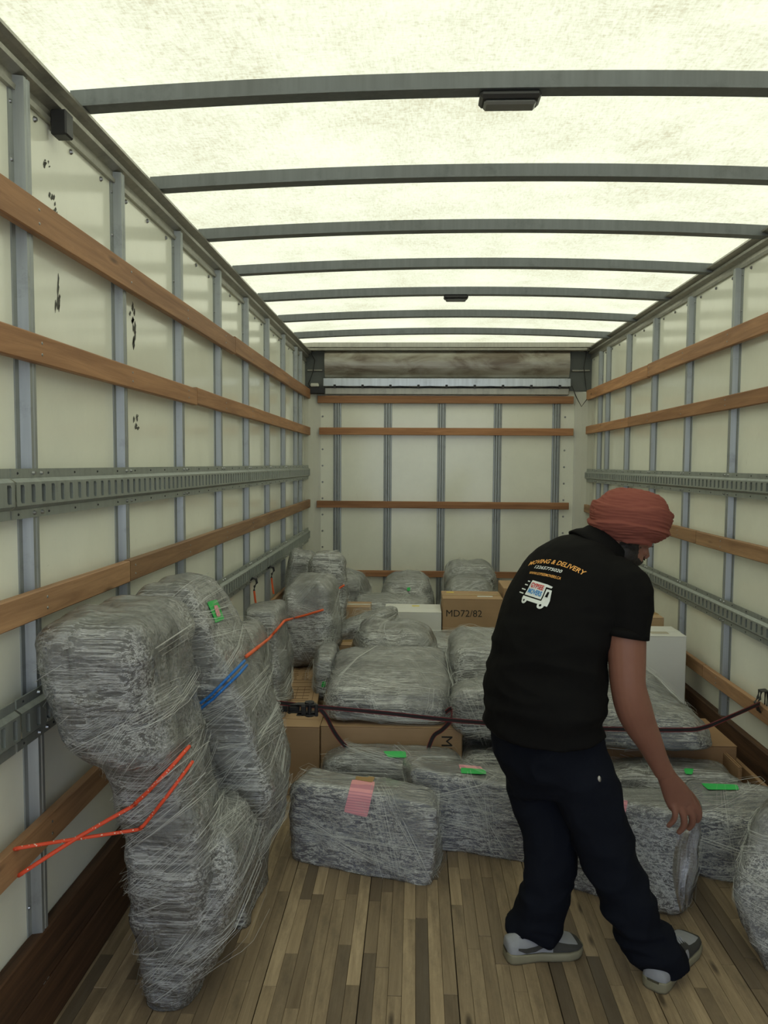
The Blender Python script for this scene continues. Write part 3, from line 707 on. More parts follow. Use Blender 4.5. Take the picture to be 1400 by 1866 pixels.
S('wrapped_cushion', 'slumped film-wrapped cushion against left wall below the bungee hooks', bx(520, 574, .45, .87, 5.15, 5.5, 0, .2), 15, r=.5, lump=.035, fm='f4')
S('wrapped_cushion', 'film-wrapped cushion in the back left corner before the bulkhead', bx(590, 668, .30, .63, 5.65, 6.2, 0, .15), 16, r=.45, lump=.04, fm='f3')
S('wrapped_cushion', 'far rear film-wrapped cushion peeking over the back left pile', bx(560, 625, .35, .62, 6.2, 6.6, 0, .1), 17, r=.45, lump=.04, fm='f3')
# back row
S('wrapped_cushion', 'dome-shaped film-wrapped bundle in the middle of the back row', bx(692, 790, .30, .60, 5.75, 6.35, 0, .25), 18, r=.5, lump=.03, fm='f2')
S('wrapped_cushion', 'large film-wrapped bundle right behind the carton lettered MD72/82', bx(803, 912, .02, .615, 5.6, 6.1, 0, .25), 19, r=.5, lump=.03, fm='f3')
S('wrapped_cushion', 'higher film-wrapped bundle at the very back before the lowest slat', bx(812, 905, .35, .66, 6.2, 6.62, 0, .2), 20, r=.45, lump=.03, fm='f1')
S('flat_bundle', 'flat film-wrapped panel lying behind the long white carton', bx(648, 780, .42, .53, 5.30, 5.62, 0, .1), 21, r=.5, lump=.02, fm='f1')
# middle
S('wrapped_cushion', 'slanting film-wrapped cushion leaning on the long white carton', [[P(608, 1186, 4.55), P(715, 1170, 4.62), P(722, 1150, 4.85), P(612, 1160, 4.85)], [P(612, 1152, 4.5), P(700, 1112, 4.6), P(722, 1100, 4.8), P(640, 1125, 4.8)]], 22, r=.45, lump=.02, fm='f2')
S('wrapped_armchair_cushion', 'wide film-wrapped hump directly behind the big centre bundle', bx(640, 800, .30, .55, 4.08, 4.5, 0, .22, top={2: .02, 3: .04}), 23, r=.45, lump=.035, bl='bl2', fm='f4')
S('wrapped_cushion', 'low film-wrapped cushion in front of the MD72/82 carton', bx(765, 880, .30, .42, 4.45, 4.85, 0, .1), 24, r=.4, lump=.02, fm='f1')
S('wrapped_armchair', 'big film-wrapped grey bundle in the centre on the low brown cartons', bx(592, 818, .325, .47, 3.36, 3.95, 0, .02, top={0: (.03, .02, .0), 1: (-.02, .02, .0), 2: (0, 0, .07), 3: (.02, 0, .07)}), 25, r=.36, n=(32, 26, 16), puff=.06, lump=.022, bl='bl1', fm='f2')
S('wrapped_cushion', 'small film-wrapped cushion with green tape left of the big centre bundle', bx(572, 606, .30, .52, 3.75, 4.06, 0, .1), 26, r=.45, lump=.02, fm='f3')
S('wrapped_cushion', 'bright film-wrapped cushion right of centre behind the crossing strap', bx(824, 948, .30, .57, 3.72, 4.35, 0, .15), 27, r=.42, lump=.03, fm='f2')
S('wrapped_cushion', 'tilted film-wrapped cushion between the big centre bundle and the bending person', [[P(828, 1340, 3.3), P(960, 1362, 3.3), P(960, 1335, 3.6), P(828, 1312, 3.6)], [P(822, 1262, 3.3), P(960, 1250, 3.3), P(960, 1236, 3.65), P(836, 1240, 3.65)]], 28, r=.42, lump=.03, bl='bl1', fm='f3')
S('flat_bundle', 'dark film-wrapped piece low under the tilted cushion behind the person', bx(852, 975, .02, .21, 3.25, 3.6, 0, .02), 29, r=.3, lump=.02, bl='bl1', fm='f1', zmin=.002)
# right hand pile
S('wrapped_mattress', 'wide film-wrapped blue-grey bundle behind the bent arm, under the strap', bx(1075, 1322, .315, .475, 3.12, 3.95, -4, .03, top={1: (-.06, .06, -.05), 2: (-.16, 0, .0), 3: (0, 0, .16), 0: .03}), 30, r=.34, n=(32, 26, 16), lump=.02, bl='bl3', fm='f1')
S('wrapped_cushion', 'film-wrapped cushion in front of the tall white carton', bx(1075, 1155, .31, .60, 4.02, 4.32, 0, .25), 38, r=.45, lump=.03, bl='bl2', fm='f4')
S('flat_bundle', 'dark film-wrapped roll with torn green tape, under the brown carton on the right', bx(1120, 1352, .02, .255, 3.0, 3.22, 0, .02), 31, r=.42, n=(28, 14, 16), lump=.02, bl='bl2', fm='f1', zmin=.002)
# front row
S('wrapped_box_bundle', 'front film-wrapped bundle with a pink ruled note taped over its edge', [[P(540, 1592, 2.77), P(775, 1632, 2.62), P(800, 1590, 2.83), P(560, 1560, 2.98)], [P(533, 1424, 2.76), P(797, 1470, 2.62), P(792, 1436, 2.80), P(560, 1400, 2.96)]], 32, r=.17, n=(34, 18, 24), puff=.035, lump=.014, wr=.007, bl='bl3', fm='f1', zmin=.001, dirn=(3, 3, 20))
S('wrapped_box_bundle', 'film-wrapped bundle with pink note and green tape just left of the rear leg', [[P(772, 1586, 2.90), P(985, 1602, 2.80), P(985, 1558, 3.02), P(775, 1554, 3.09)], [P(748, 1400, 2.90), P(985, 1446, 2.78), P(985, 1412, 3.02), P(738, 1376, 3.10)]], 33, r=.18, n=(32, 18, 26), puff=.04, lump=.016, wr=.008, bl='bl3', fm='f2', zmin=.001, dirn=(3, 3, 20))
S('flat_bundle', 'low film-wrapped roll lying behind the two front bundles, green tape on top', bx(592, 836, .02, .25, 3.14, 3.29, 0, .02), 34, r=.42, n=(30, 14, 16), puff=.03, lump=.012, bl='bl2', fm='f1', zmin=.002)
S('wrapped_box_bundle', 'film-wrapped bundle under the reaching hand, pink note on its left', [[P(1035, 1650, 2.64), P(1240, 1672, 2.46), P(1262, 1625, 2.70), P(1042, 1610, 2.85)], [P(1040, 1452, 2.66), P(1262, 1490, 2.48), P(1276, 1448, 2.70), P(1040, 1428, 2.86)]], 35, r=.2, n=(30, 18, 26), puff=.04, lump=.018, wr=.009, bl='bl1', fm='f2', zmin=.001, dirn=(3, 3, 20))
S('wrapped_cushion', 'film-wrapped cushion behind the reaching hand and the note', bx(1110, 1215, .02, .29, 2.88, 2.95, 0, .05), 39, r=.4, lump=.02, bl='bl2', fm='f4', zmin=.002)
S('wrapped_box_bundle', 'film-wrapped bundle by the right wall with a long green tape on top', [[P(1274, 1640, 2.74), P(1392, 1648, 2.66), P(1425, 1600, 2.84), P(1290, 1600, 2.90)], [P(1245, 1478, 2.76), P(1405, 1500, 2.66), P(1412, 1436, 2.86), P(1250, 1420, 2.97)]], 36, r=.2, n=(28, 18, 24), puff=.04, lump=.016, wr=.008, bl='bl3', fm='f1', zmin=.001)
S('wrapped_chair', 'film-wrapped piece cut by the right edge of the photo, leaning on the wall bundle', [[P(1402, 1775, 2.22), P(1500, 1830, 2.08), P(1560, 1700, 2.35), P(1430, 1690, 2.42)], [P(1345, 1620, 2.30), P(1520, 1640, 2.15), P(1540, 1580, 2.42), P(1370, 1590, 2.50)], [P(1388, 1480, 2.38), P(1540, 1500, 2.28), P(1540, 1450, 2.50), P(1400, 1450, 2.56)]], 37, r=.3, n=(24, 18, 28), puff=.02, lump=.02, wr=.010, bl='bl1', fm='f4', zmin=.001)

# ------------------------------------------------------------------ cartons
def textmesh(txt, size=1.0, extr=0.0, bold=0.0, shear=0.0):
    cu = bpy.data.curves.new('t', 'FONT'); cu.body = txt; cu.size = size; cu.extrude = extr; cu.offset = bold; cu.shear = shear; cu.align_x = 'LEFT'; cu.resolution_u = 3
    o = bpy.data.objects.new('t', cu); COL.objects.link(o); bpy.context.view_layer.update()
    me = bpy.data.meshes.new_from_object(o.evaluated_get(bpy.context.evaluated_depsgraph_get())); bpy.data.objects.remove(o); return me
def carton(label, xl, xr, z0, z1, Y0, Y1, rot=0, m='card', tape='tapeb', seam='x', texts=(), name='cardboard_carton', cat='carton', group=None, openflap=False, stickers=()):
    q = quad(xl, xr, (z0 + z1) / 2, Y0, Y1); W = q[1].x - q[0].x; D = Y1 - Y0; Hh = z1 - z0
    c = sum(q, Vector()) / 4; root = empty(name, (c.x, c.y, z0)); tag(root, label, cat, group)
    root.rotation_euler.z = radians(rot)
    t = .004
    MB().box(-W / 2, W / 2, -D / 2, D / 2, 0, Hh - (0 if not openflap else .004) - t, .004).obj('carton_body', M[m], root)
    g = .0015
    fl = (-W / 2, W / 2, -D / 2, -g) if seam == 'x' else (-W / 2, -g, -D / 2, D / 2)
    f2 = (-W / 2, W / 2, g, D / 2) if seam == 'x' else (g, W / 2, -D / 2, D / 2)
    MB().box(*fl, Hh - t, Hh, .0012).obj('flap', M[m], root)
    MB().box(*f2, Hh - t, Hh + .0008, .0012).obj('flap', M[m], root)
    if tape:
        b = MB(); e = .0006; tw = .024
        if seam == 'x':
            b.box(-W / 2 - e, W / 2 + e, -tw, tw, Hh, Hh + .0016); b.box(-W / 2 - e * 2, -W / 2 + .001, -tw, tw, Hh - .05, Hh + .0016); b.box(W / 2 - .001, W / 2 + e * 2, -tw, tw, Hh - .05, Hh + .0016)
        else:
            b.box(-tw, tw, -D / 2 - e, D / 2 + e, Hh, Hh + .0016); b.box(-tw, tw, -D / 2 - e * 2, -D / 2 + .001, Hh - .05, Hh + .0016)
        b.obj('packing_tape', M[tape], root)
    for (txt, size, fx, fz, mt, rz) in texts:                      # on the front face
        me = textmesh(txt, size, .0004, .0); me.materials.clear(); me.materials.append(M[mt])
        o = link('printed_lettering', me, root); o.matrix_local = Matrix.Translation((-W / 2 + fx * W, -D / 2 - .0006, fz * Hh)) @ Matrix.Rotation(pi / 2, 4, 'X') @ Matrix.Rotation(radians(rz), 4, 'Z')
    for (fx, fy, sw, sd, mt) in stickers:                          # on the top face
        MB().box(-W / 2 + fx * W - sw / 2, -W / 2 + fx * W + sw / 2, -D / 2 + fy * D - sd / 2, -D / 2 + fy * D + sd / 2, Hh + .0005, Hh + .0022).obj('sticker', M[mt], root)
    return root, W, D, Hh
C_ = carton
MD = C_('brown carton lettered MD72/82 in front of the back row bundles', 806, 916, .002, .615, 4.92, 5.22, 0, texts=(('MD72/82', .062, .05, .81, 'ink', 0),), stickers=((.15, .80, .05, .03, 'yellow'), (.72, .3, .10, .03, 'white')))
C_('long white carton with printed lid behind the slanting cushion', 700, 804, .002, .528, 4.90, 5.18, 0, m='white', tape=None, name='white_carton', stickers=((.55, .75, .05, .03, 'yellow'),), texts=())
C_('small taped brown carton left of the long white carton', 630, 674, .002, .545, 4.95, 5.15, 0, m='card', tape='taper', texts=(('X', .05, .15, .3, 'ink', 0),))
C_('upper brown taped carton just left of the polo shirt', 918, 985, .492, .665, 5.05, 5.40, 0, m='card', tape='taper', seam='y', stickers=((.5, .3, .09, .06, 'white'),))
C_('lower brown carton under the taped one beside the polo shirt', 918, 990, .002, .49, 5.03, 5.38, 0, m='cardd', tape='tapeb', seam='y')
C_('small brown carton under the slanting cushion', 596, 640, .002, .425, 4.40, 4.62, 0, m='card', tape='tapeb')
C_('tall white carton standing near the right wall', 1172, 1249, .002, .60, 3.98, 4.22, 0, m='white', tape='white', name='white_carton', seam='x', stickers=((.45, .30, .09, .05, 'taper'), (.78, .6, .04, .10, 'white')))
C_('brown carton behind the tall white carton', 1160, 1208, .002, .62, 4.36, 4.60, 0, m='card2', tape='tapeb', name='cardboard_carton')
C_('plain brown carton left under the ratchet buckle', 497, 582, .002, .315, 3.32, 3.52, 0, m='card', tape=None, seam='x')
C_('wide brown carton with upright MD lettering below the big centre bundle', 584, 842, .002, .318, 3.33, 3.56, 0, m='card', tape='tapeb', seam='x', texts=(('MD', .070, .855, .90, 'ink', -90),))
C_('flat dark-sided brown carton under the blue-grey bundle on the right', 1105, 1342, .285 - .27, .288, 3.26, 3.62, 0, m='cardd', tape=None, seam='y')
lc = C_('long brown carton with printed drawings running back along the left', 492, 564, .002, .335, 3.58, 4.62, 4, m='card', tape=None, seam='x')
# drawings printed on the long carton : outline figures and text lines
lr, W, D, Hh = lc; b = MB(); r = random.Random(4); zt = Hh + .0012
def pl(x0, x1, y0, y1): b.box(x0, x1, y0, y1, zt - .0002, zt + .0006)
for (y0, y1) in ((-.46 * D, -.16 * D), (-.12 * D, .20 * D)):
    x0, x1 = -W * .38, W * .36; tk = .0022
    pl(x0, x1, y0, y0 + tk); pl(x0, x1, y1 - tk, y1); pl(x0, x0 + tk, y0, y1); pl(x1 - tk, x1, y0, y1)
    if y0 < -.3 * D:
        for k in range(5): pl(x0 + .02, x1 - .02, y0 + .03 + k * .05, y0 + .033 + k * .05)
        for k in range(3): pl(x0 + .02 + k * .035, x0 + .0225 + k * .035, y0 + .03, y0 + .23)
    else:
        for j in range(3):
            for k in range(8): pl(x0 + .012 + j * .05, x0 + .012 + j * .05 + r.uniform(.018, .04), y0 + .02 + k * .037, y0 + .026 + k * .037)
b.obj('printed_drawing', M['inkb'], lr)
# black bars and outline mark on other boxes
m = C_('open brown carton flap lying over the dark gap by the right wall', 1345, 1352, .02, .26, 3.1, 3.75, 0, m='cardd', tape=None, seam='y')

# loose boards leaning on right wall
bd = empty('loose_board', (1.42, 3.3, .0)); tag(bd, 'thin brown board lying against the foot of the right wall', 'board')
MB().box(1.405, 1.425, 2.95, 3.9, .0, .20, .002, mt=None).obj('board', M['cardd'], root=bd)

# ------------------------------------------------------------------ taped notes, laid on the film by ray casting
def bvh_of(objs):
    vs = []; fs = []
    bpy.context.view_layer.update()
    for o in objs:
        b = len(vs); mw = o.matrix_world; vs += [mw @ v.co for v in o.data.vertices]; fs += [tuple(b + i for i in p.vertices) for p in o.data.polygons]
    return BVHTree.FromPolygons(vs, fs)
def patch(name, label, corners, mat, n=(6, 8), lift=.003, lines=None, bv=None, jag=0, smooth=True):
    root, of = FILM[label]; bv = bv or bvh_of([of]); g = {}; vs = []; rr = random.Random(len(name) + int(corners[0][0]))
    c = [Vector((a, b_, 0)) for a, b_ in corners]
    for i in range(n[0] + 1):
        for j in range(n[1] + 1):
            u, v = i / n[0], j / n[1]; p = c[0].lerp(c[1], u).lerp(c[3].lerp(c[2], u), v)
            if jag and i in (0, n[0]): p.x += rr.uniform(-jag, jag)
            d = ray(p.x, p.y).normalized(); h = bv.ray_cast(O, d)
            if h[0] is None: continue
            g[(i, j)] = len(vs); nn = h[1] if h[1].dot(d) < 0 else -h[1]
            vs.append(h[0] - d * lift + nn * lift * .5)
    # guard against rays that missed the bundle's edge : relax
    fs = [(g[(i, j)], g[(i + 1, j)], g[(i + 1, j + 1)], g[(i, j + 1)]) for i in range(n[0]) for j in range(n[1]) if all(k in g for k in ((i, j), (i + 1, j), (i + 1, j + 1), (i, j + 1)))]
    if not fs: print('patch missed', name, label); return None
    me = bpy.data.meshes.new(name); me.from_pydata([tuple(v) for v in vs], [], fs); me.materials.append(M[mat])
    bm = bmesh.new(); bm.from_mesh(me); 
    for _ in range(2): bmesh.ops.smooth_vert(bm, verts=bm.verts, factor=.4, use_axis_x=True, use_axis_y=True, use_axis_z=True)
    bmesh.ops.solidify(bm, geom=list(bm.faces), thickness=.0008); bm.to_mesh(me); bm.free()
    o = link(name, me); reloc(o, root); return o
L1 = 'front film-wrapped bundle with a pink ruled note taped over its edge'
patch('paper_note', L1, [(640, 1420), (686, 1424), (671, 1491), (625, 1480)], 'pink', (6, 12))
patch('brown_tape', L1, [(649, 1412), (686, 1417), (680, 1428), (645, 1422)], 'tapeb', (5, 4), .005)
for k in range(9):
    y = 1432 + k * 5.6; patch('ruled_line', L1, [(638 - k * 1.3, y), (684 - k * 1.4, y + 4), (684 - k * 1.4, y + 4.8), (638 - k * 1.3, y + .8)], 'tapeb' if 0 else 'lip', (5, 1), .0045) if False else None
L2 = 'film-wrapped bundle with pink note and green tape just left of the rear leg'
patch('paper_note', L2, [(833, 1393), (878, 1397), (888, 1410), (838, 1405)], 'pink', (5, 4))
patch('green_tape', L2, [(837, 1399), (886, 1403), (890, 1413), (838, 1411)], 'tapeg', (5, 4), .005)
L3 = 'low film-wrapped roll lying behind the two front bundles, green tape on top'
patch('green_tape', L3, [(697, 1369), (741, 1369), (740, 1382), (706, 1381)], 'tapeg', (6, 4), .004, jag=4)
L4 = 'film-wrapped bundle under the reaching hand, pink note on its left'
patch('paper_note', L4, [(1120, 1456), (1147, 1458), (1138, 1498), (1118, 1496)], 'pink', (4, 6))
L5 = 'film-wrapped bundle by the right wall with a long green tape on top'
patch('green_tape', L5, [(1274, 1427), (1346, 1430), (1350, 1441), (1290, 1441)], 'tapeg', (8, 3), .004)
L6 = 'dark film-wrapped roll with torn green tape, under the brown carton on the right'
patch('green_tape', L6, [(1246, 1400), (1266, 1401), (1264, 1413), (1248, 1412)], 'tapeg', (4, 3), .004, jag=3)
L7 = 'second upright film-wrapped grey piece, green taped note near top, blue cord around it'
patch('green_tape', L7, [(374, 1096), (396, 1091), (411, 1130), (390, 1138)], 'tapeg', (4, 6), .004, jag=3)
patch('paper_note', L7, [(387, 1103), (395, 1102), (402, 1124), (394, 1127)], 'pink', (3, 4), .006)
L8 = 'small film-wrapped cushion with green tape left of the big centre bundle'
patch('green_tape', L8, [(587, 1241), (595, 1240), (593, 1253), (585, 1253)], 'tapeg', (3, 3), .004)
L9 = 'dome-shaped film-wrapped bundle in the middle of the back row'
patch('green_tape', L9, [(740, 1070), (750, 1069), (748, 1078), (742, 1078)], 'tapeg', (2, 2), .004)

# ------------------------------------------------------------------ cords and straps
def cord(name, label, pts, r, mat, cat='cord', group=None, n=8, flat=None, smoothn=6, extra=None):
    ps = [Vector(p) for p in pts]; out = []
    k = (len(ps) - 1) * smoothn
    for i in range(k + 1): out.append(catmull(ps, i / k) if smoothn > 1 else ps[i])
    b = MB(); b.tube(out, r, n, flat=flat); me = b.mesh(name, M[mat] if isinstance(mat, str) else mat, True)
    c = out[0]; o = link(name, me); me.transform(Matrix.Translation(-c)); o.location = c
    return tag(o, label, cat, group)
def over(labels, poly, lift=.009, step=7, win=2):
    """points of a taut line that lies over the bundles named, seen along a polyline of the photo"""
    bv = bvh_of([FILM[l][1] for l in labels]); raw = []
    for (x0, y0), (x1, y1) in zip(poly, poly[1:]):
        k = max(1, int(math.hypot(x1 - x0, y1 - y0) / step))
        for i in range(k): raw.append((x0 + (x1 - x0) * i / k, y0 + (y1 - y0) * i / k))
    raw.append(poly[-1]); ds = []
    for x, y in raw:
        d = ray(x, y).normalized(); h = bv.ray_cast(O, d); ds.append((h[0] - O).length if h[0] is not None else None)
    ok = [d for d in ds if d is not None]; out = []
    for i, (x, y) in enumerate(raw):
        w_ = [d for d in ds[max(0, i - win):i + win + 1] if d is not None]
        if w_: out.append(O + ray(x, y).normalized() * (min(w_) - lift))
    return out
A0 = 'tallest film-wrapped grey piece stood on end in front, tied with orange cord to left wall'
wl_x = XL + .054
cord('elastic_cord', 'upper orange-red cord with white flecks, running from the left slat over the front piece', [PXp(40, 1592, wl_x), PXp(42, 1590, wl_x + .012)] + [P(140, 1527, 1.78)] + over([A0], [(240, 1470), (270, 1442), (310, 1400), (345, 1360)]), .0052, 'red', group='orange-red cords on the front piece', smoothn=2)
cord('elastic_cord', 'lower orange-red cord with white flecks, bending up at the edge of the front piece', [PXp(33, 1547, wl_x), PXp(36, 1545, wl_x + .012)] + [P(150, 1527, 1.79)] + over([A0], [(250, 1512), (262, 1504), (305, 1450), (351, 1388)]), .0046, 'red', group='orange-red cords on the front piece', smoothn=2)
cord('elastic_cord', 'upper strand of the blue cord around the second upright piece', over([L7], [(334, 1306), (385, 1266), (430, 1220), (446, 1204)]), .0045, 'blue', group='blue cord strands', smoothn=2)
cord('elastic_cord', 'lower strand of the blue cord around the second upright piece', over([L7], [(336, 1314), (388, 1274), (436, 1228), (450, 1212)]), .0045, 'blue', group='blue cord strands', smoothn=2)
K1, K2, K3, K4 = 'upright film-wrapped cushion right behind the second sofa piece, below orange cord', 'film-wrapped cushion between the brown printed carton and left wall', 'tall film-wrapped cushion crossed by orange cord, over the end of the printed carton', 'film-wrapped cushion standing behind, crossed by the shorter orange cord'
cord('elastic_cord', 'long orange cord from the blue one across the upright cushions', over([L7, K1, K2, K3], [(448, 1197), (490, 1164), (519, 1131), (560, 1120), (590, 1111)], .012, 7, 1), .006, 'orange', smoothn=2)
cord('elastic_cord', 'short orange cord across the cushion farther back', over([K4], [(588, 1085), (606, 1080), (628, 1066)], .012), .006, 'orange', smoothn=2)
for (px, py, lab) in ((460, 1062, 'near black bungee hook hung in the lower left cargo track'), (492, 1040, 'far black bungee hook hung in the lower left cargo track')):
    x = XL + .055; c = PXp(px, py, x); t = empty('bungee_hook', c); tag(t, lab, 'hook', 'bungee hooks')
    b = MB(); b.tube([c + Vector(p) for p in ((-.012, 0, .015), (.004, 0, .028), (.022, 0, .022), (.026, 0, 0), (.012, 0, -.02), (.010, 0, -.045))], .007, 8); b.obj('hook', M['dark'], root=t)
    b = MB(); b.tube([c + Vector(p) for p in ((.010, 0, -.045), (.014, .01, -.10), (.02, .02, -.15))], .006, 8); b.obj('cord_end', M['orange'], root=t)

# ratchet strap across the load
CEN = 'big film-wrapped grey bundle in the centre on the low brown cartons'
def strap(name, label, pts, wid=.0125, cat='strap', group=None, sm=5):
    ps = [Vector(p) for p in pts]; k = (len(ps) - 1) * sm; out = [catmull(ps, i / k) for i in range(k + 1)]
    t = empty(name, out[0]); tag(t, label, cat, group)
    b = MB(); e = MB()
    for i in range(k):
        p, q = out[i], out[i + 1]; d = (q - p).normalized(); v = Vector((0, 0, 1)); v = (v - d * v.dot(d)); v = v.normalized() if v.length > .1 else Vector((0, -1, 0))
        nn = d.cross(v).normalized() * .0012
        b.add([p + v * wid + nn, q + v * wid + nn, q - v * wid + nn, p - v * wid + nn, p + v * wid - nn, q + v * wid - nn, q - v * wid - nn, p - v * wid - nn], [(0, 1, 2, 3), (7, 6, 5, 4), (0, 4, 5, 1), (2, 6, 7, 3)])
        for s in (-1, 1):
            a0, a1 = s * wid * .98, s * wid * .80; n2 = nn * 1.6
            e.add([p + v * a0 + n2, q + v * a0 + n2, q + v * a1 + n2, p + v * a1 + n2, p + v * a0 - n2, q + v * a0 - n2, q + v * a1 - n2, p + v * a1 - n2], [(0, 1, 2, 3), (7, 6, 5, 4), (0, 4, 5, 1), (2, 6, 7, 3)])
    b.obj('webbing', M['web'], root=t); e.obj('red_edge', M['webr'], root=t); return t
st = strap('ratchet_strap', 'long black ratchet strap with red edges stretched across the load to the right slat', [P(480, 1277, 3.0), P(530, 1283, 3.10), P(580, 1288, 3.16), P(700, 1299, 3.16), P(820, 1312, 3.10), P(980, 1324, 2.98), P(1100, 1328, 2.96), P(1240, 1330, 2.98), P(1285, 1325, 3.0), P(1340, 1302, 3.08), PXp(1385, 1282, XR - .056)], .0085)
c = P(556, 1288, 3.12) - st.location
bk = MB()
for zz in (-.019, .013): bk.box(-.070, .045, -.030, -.002, zz, zz + .005, .0015); bk.box(-.030, .05, -.044, -.012, zz + (.006 if zz > 0 else -.006), zz + (.010 if zz > 0 else -.002), .0015)
bk.box(-.062, -.02, -.032, -.010, -.010, .010, .003); bk.tube([(.022, -.022, -.030), (.022, -.022, .030)], .009, 12)
for zz in (-.030, .024): bk.tube([(.022, -.022, zz), (.022, -.022, zz + .005)], .020, 10)
bk.tube([(-.062, -.016, -.024), (-.062, -.016, .024)], .006, 8); bk.box(.045, .060, -.046, -.036, -.026, .026, .003)
bk.box(-.115, -.068, -.030, -.018, -.014, .012, .003); bk.tube([(-.115, -.026, -.02), (-.125, -.03, .0), (-.115, -.026, .018)], .005, 6); bk.box(-.01, .01, -.05, -.03, -.020, .020, .003)
me = bk.mesh('ratchet_buckle', M['dark']); me.transform(Matrix.Translation(c)); o = link('ratchet_buckle', me, st)
hk = MB(); wx = PXp(1385, 1282, XR - .056)
for k in (0, .02): hk.tube([wx + Vector((.0, k, .02)), wx + Vector((.004, k, .052)), wx + Vector((.03, k, .056)), wx + Vector((.03, k, -.035)), wx + Vector((.0, k, -.035)), wx + Vector((-.012, k, .0)), wx + Vector((0, k, .02))], (.011, .0035), 8)
me = hk.mesh('wall_loop', M['dark']); me.transform(Matrix.Translation(-st.location)); link('wall_loop', me, st)
strap('loose_strap', 'loose strap end hanging from the buckle in front of the cartons', [P(583, 1292, 3.16), P(594, 1305, 3.17), P(610, 1335, 3.20), P(628, 1358, 3.22), P(645, 1372, 3.22)], .009, cat='strap')
strap('loose_strap', 'looped strap lying over the right end of the MD lettered carton', [P(812, 1298, 3.20), P(822, 1292, 3.22), P(822, 1312, 3.20), P(806, 1330, 3.22), P(790, 1342, 3.24), P(778, 1372, 3.24)], .009, cat='strap')
strap('loose_strap', 'curled strap end showing above the low wrapped roll', [P(683, 1368, 3.26), P(695, 1364, 3.26), P(710, 1362, 3.26), P(722, 1366, 3.26), P(728, 1374, 3.26)], .010, cat='strap')
# ------------------------------------------------------------------ the person
MAN = empty('person', (P(1040, 1760, 2.25).x, 2.27, 0))
tag(MAN, 'person in black polo, navy trousers and brick-red turban bending to touch a bundle', 'person')
th = radians(35); FA = Vector((cos(th), sin(th), 0)); RA = Vector((sin(th), -cos(th), 0)); ZA = Vector((0, 0, 1))
def loftv(sts, hint=RA, n=20, cap=True):
    """sts: (point, ra, rb); ra along the hint axis"""
    pts = [Vector(s[0]) for s in sts]; vs = []; fs = []; k = len(pts)
    for i, s in enumerate(sts):
        t = (pts[min(i + 1, k - 1)] - pts[max(i - 1, 0)]).normalized(); hh = Vector(s[3]) if len(s) > 3 else hint
        a = (hh - t * hh.dot(t)).normalized(); b = t.cross(a).normalized()
        vs += [pts[i] + a * s[1] * cos(2 * pi * j / n) + b * s[2] * sin(2 * pi * j / n) for j in range(n)]
    for i in range(k - 1):
        for j in range(n): fs.append((i * n + j, i * n + (j + 1) % n, (i + 1) * n + (j + 1) % n, (i + 1) * n + j))
    t0 = (pts[1] - pts[0]).normalized(); t1 = (pts[-1] - pts[-2]).normalized()
    a = len(vs); vs.append(pts[0] - t0 * min(sts[0][1], sts[0][2]) * .6 * cap); vs.append(pts[-1] + t1 * min(sts[-1][1], sts[-1][2]) * .6 * cap)
    for j in range(n): fs.append((a, (j + 1) % n, j)); fs.append((a + 1, (k - 1) * n + j, (k - 1) * n + (j + 1) % n))
    return vs, fs
def smoothsts(sts, m=3):
    out = []; k = (len(sts) - 1) * m
    ps = [Vector(s[0]) for s in sts]; ra = [Vector((s[1], s[2], 0)) for s in sts]
    for i in range(k + 1):
        p = catmull(ps, i / k); r_ = catmull(ra, i / k); out.append((p, r_.x, r_.y))
    return out
def ellips(c, R, F, n=14, m=20):
    """R: radii; F: 3 axes"""
    vs = []; fs = []
    for i in range(n + 1):
        t = pi * i / n
        for j in range(m):
            u = 2 * pi * j / m; q = (R[0] * sin(t) * cos(u), R[1] * sin(t) * sin(u), R[2] * cos(t))
            vs.append(Vector(c) + F[0] * q[0] + F[1] * q[1] + F[2] * q[2])
    for i in range(n):
        for j in range(m): fs.append((i * m + j, (i + 1) * m + j, (i + 1) * m + (j + 1) % m, i * m + (j + 1) % m))
    return vs, fs
# head frame
hy, hp = radians(20), radians(27)
HF = Vector((cos(hy) * cos(hp), sin(hy) * cos(hp), -sin(hp))); HL = Vector((-sin(hy), cos(hy), 0)); HU = HF.cross(HL).normalized()
HC = P(1137, 971, 2.47)
def hd(x, y, z): return HC + HF * x + HL * y + HU * z
HFR = (HF, HL, HU)
headparts = [
    ellips(hd(-.005, 0, .030), (.098, .076, .095), HFR), ellips(hd(.030, 0, -.045), (.060, .058, .070), HFR),
    ellips(hd(.062, 0, -.088), (.026, .024, .022), HFR), ellips(hd(.072, 0, .022), (.026, .052, .016), HFR),
    ellips(hd(.030, .045, -.060), (.045, .016, .032), HFR), ellips(hd(.030, -.045, -.060), (.045, .016, .032), HFR),
    ellips(hd(.068, .034, -.028), (.018, .020, .018), HFR), ellips(hd(.068, -.034, -.028), (.018, .020, .018), HFR),
    ellips(hd(.080, 0, -.055), (.016, .026, .022), HFR),
    loftv([(hd(.088, 0, .010), .007, .008), (hd(.100, 0, -.010), .008, .010), (hd(.112, 0, -.028), .012, .012), (hd(.105, 0, -.038), .015, .008)], hint=HL, n=12),
    ellips(hd(.094, 0, -.054), (.008, .020, .006), HFR, 8, 12), ellips(hd(.091, 0, -.066), (.008, .018, .006), HFR, 8, 12),
    ellips(hd(.080, .031, .000), (.012, .015, .010), HFR, 8, 12), ellips(hd(.080, -.031, .000), (.012, .015, .010), HFR, 8, 12),
    ellips(hd(-.012, -.074, -.012), (.017, .008, .030), HFR, 10, 12), ellips(hd(-.012, .074, -.012), (.017, .008, .030), HFR, 10, 12)]
def PP(x, y, Y): return P(x, y, Y)
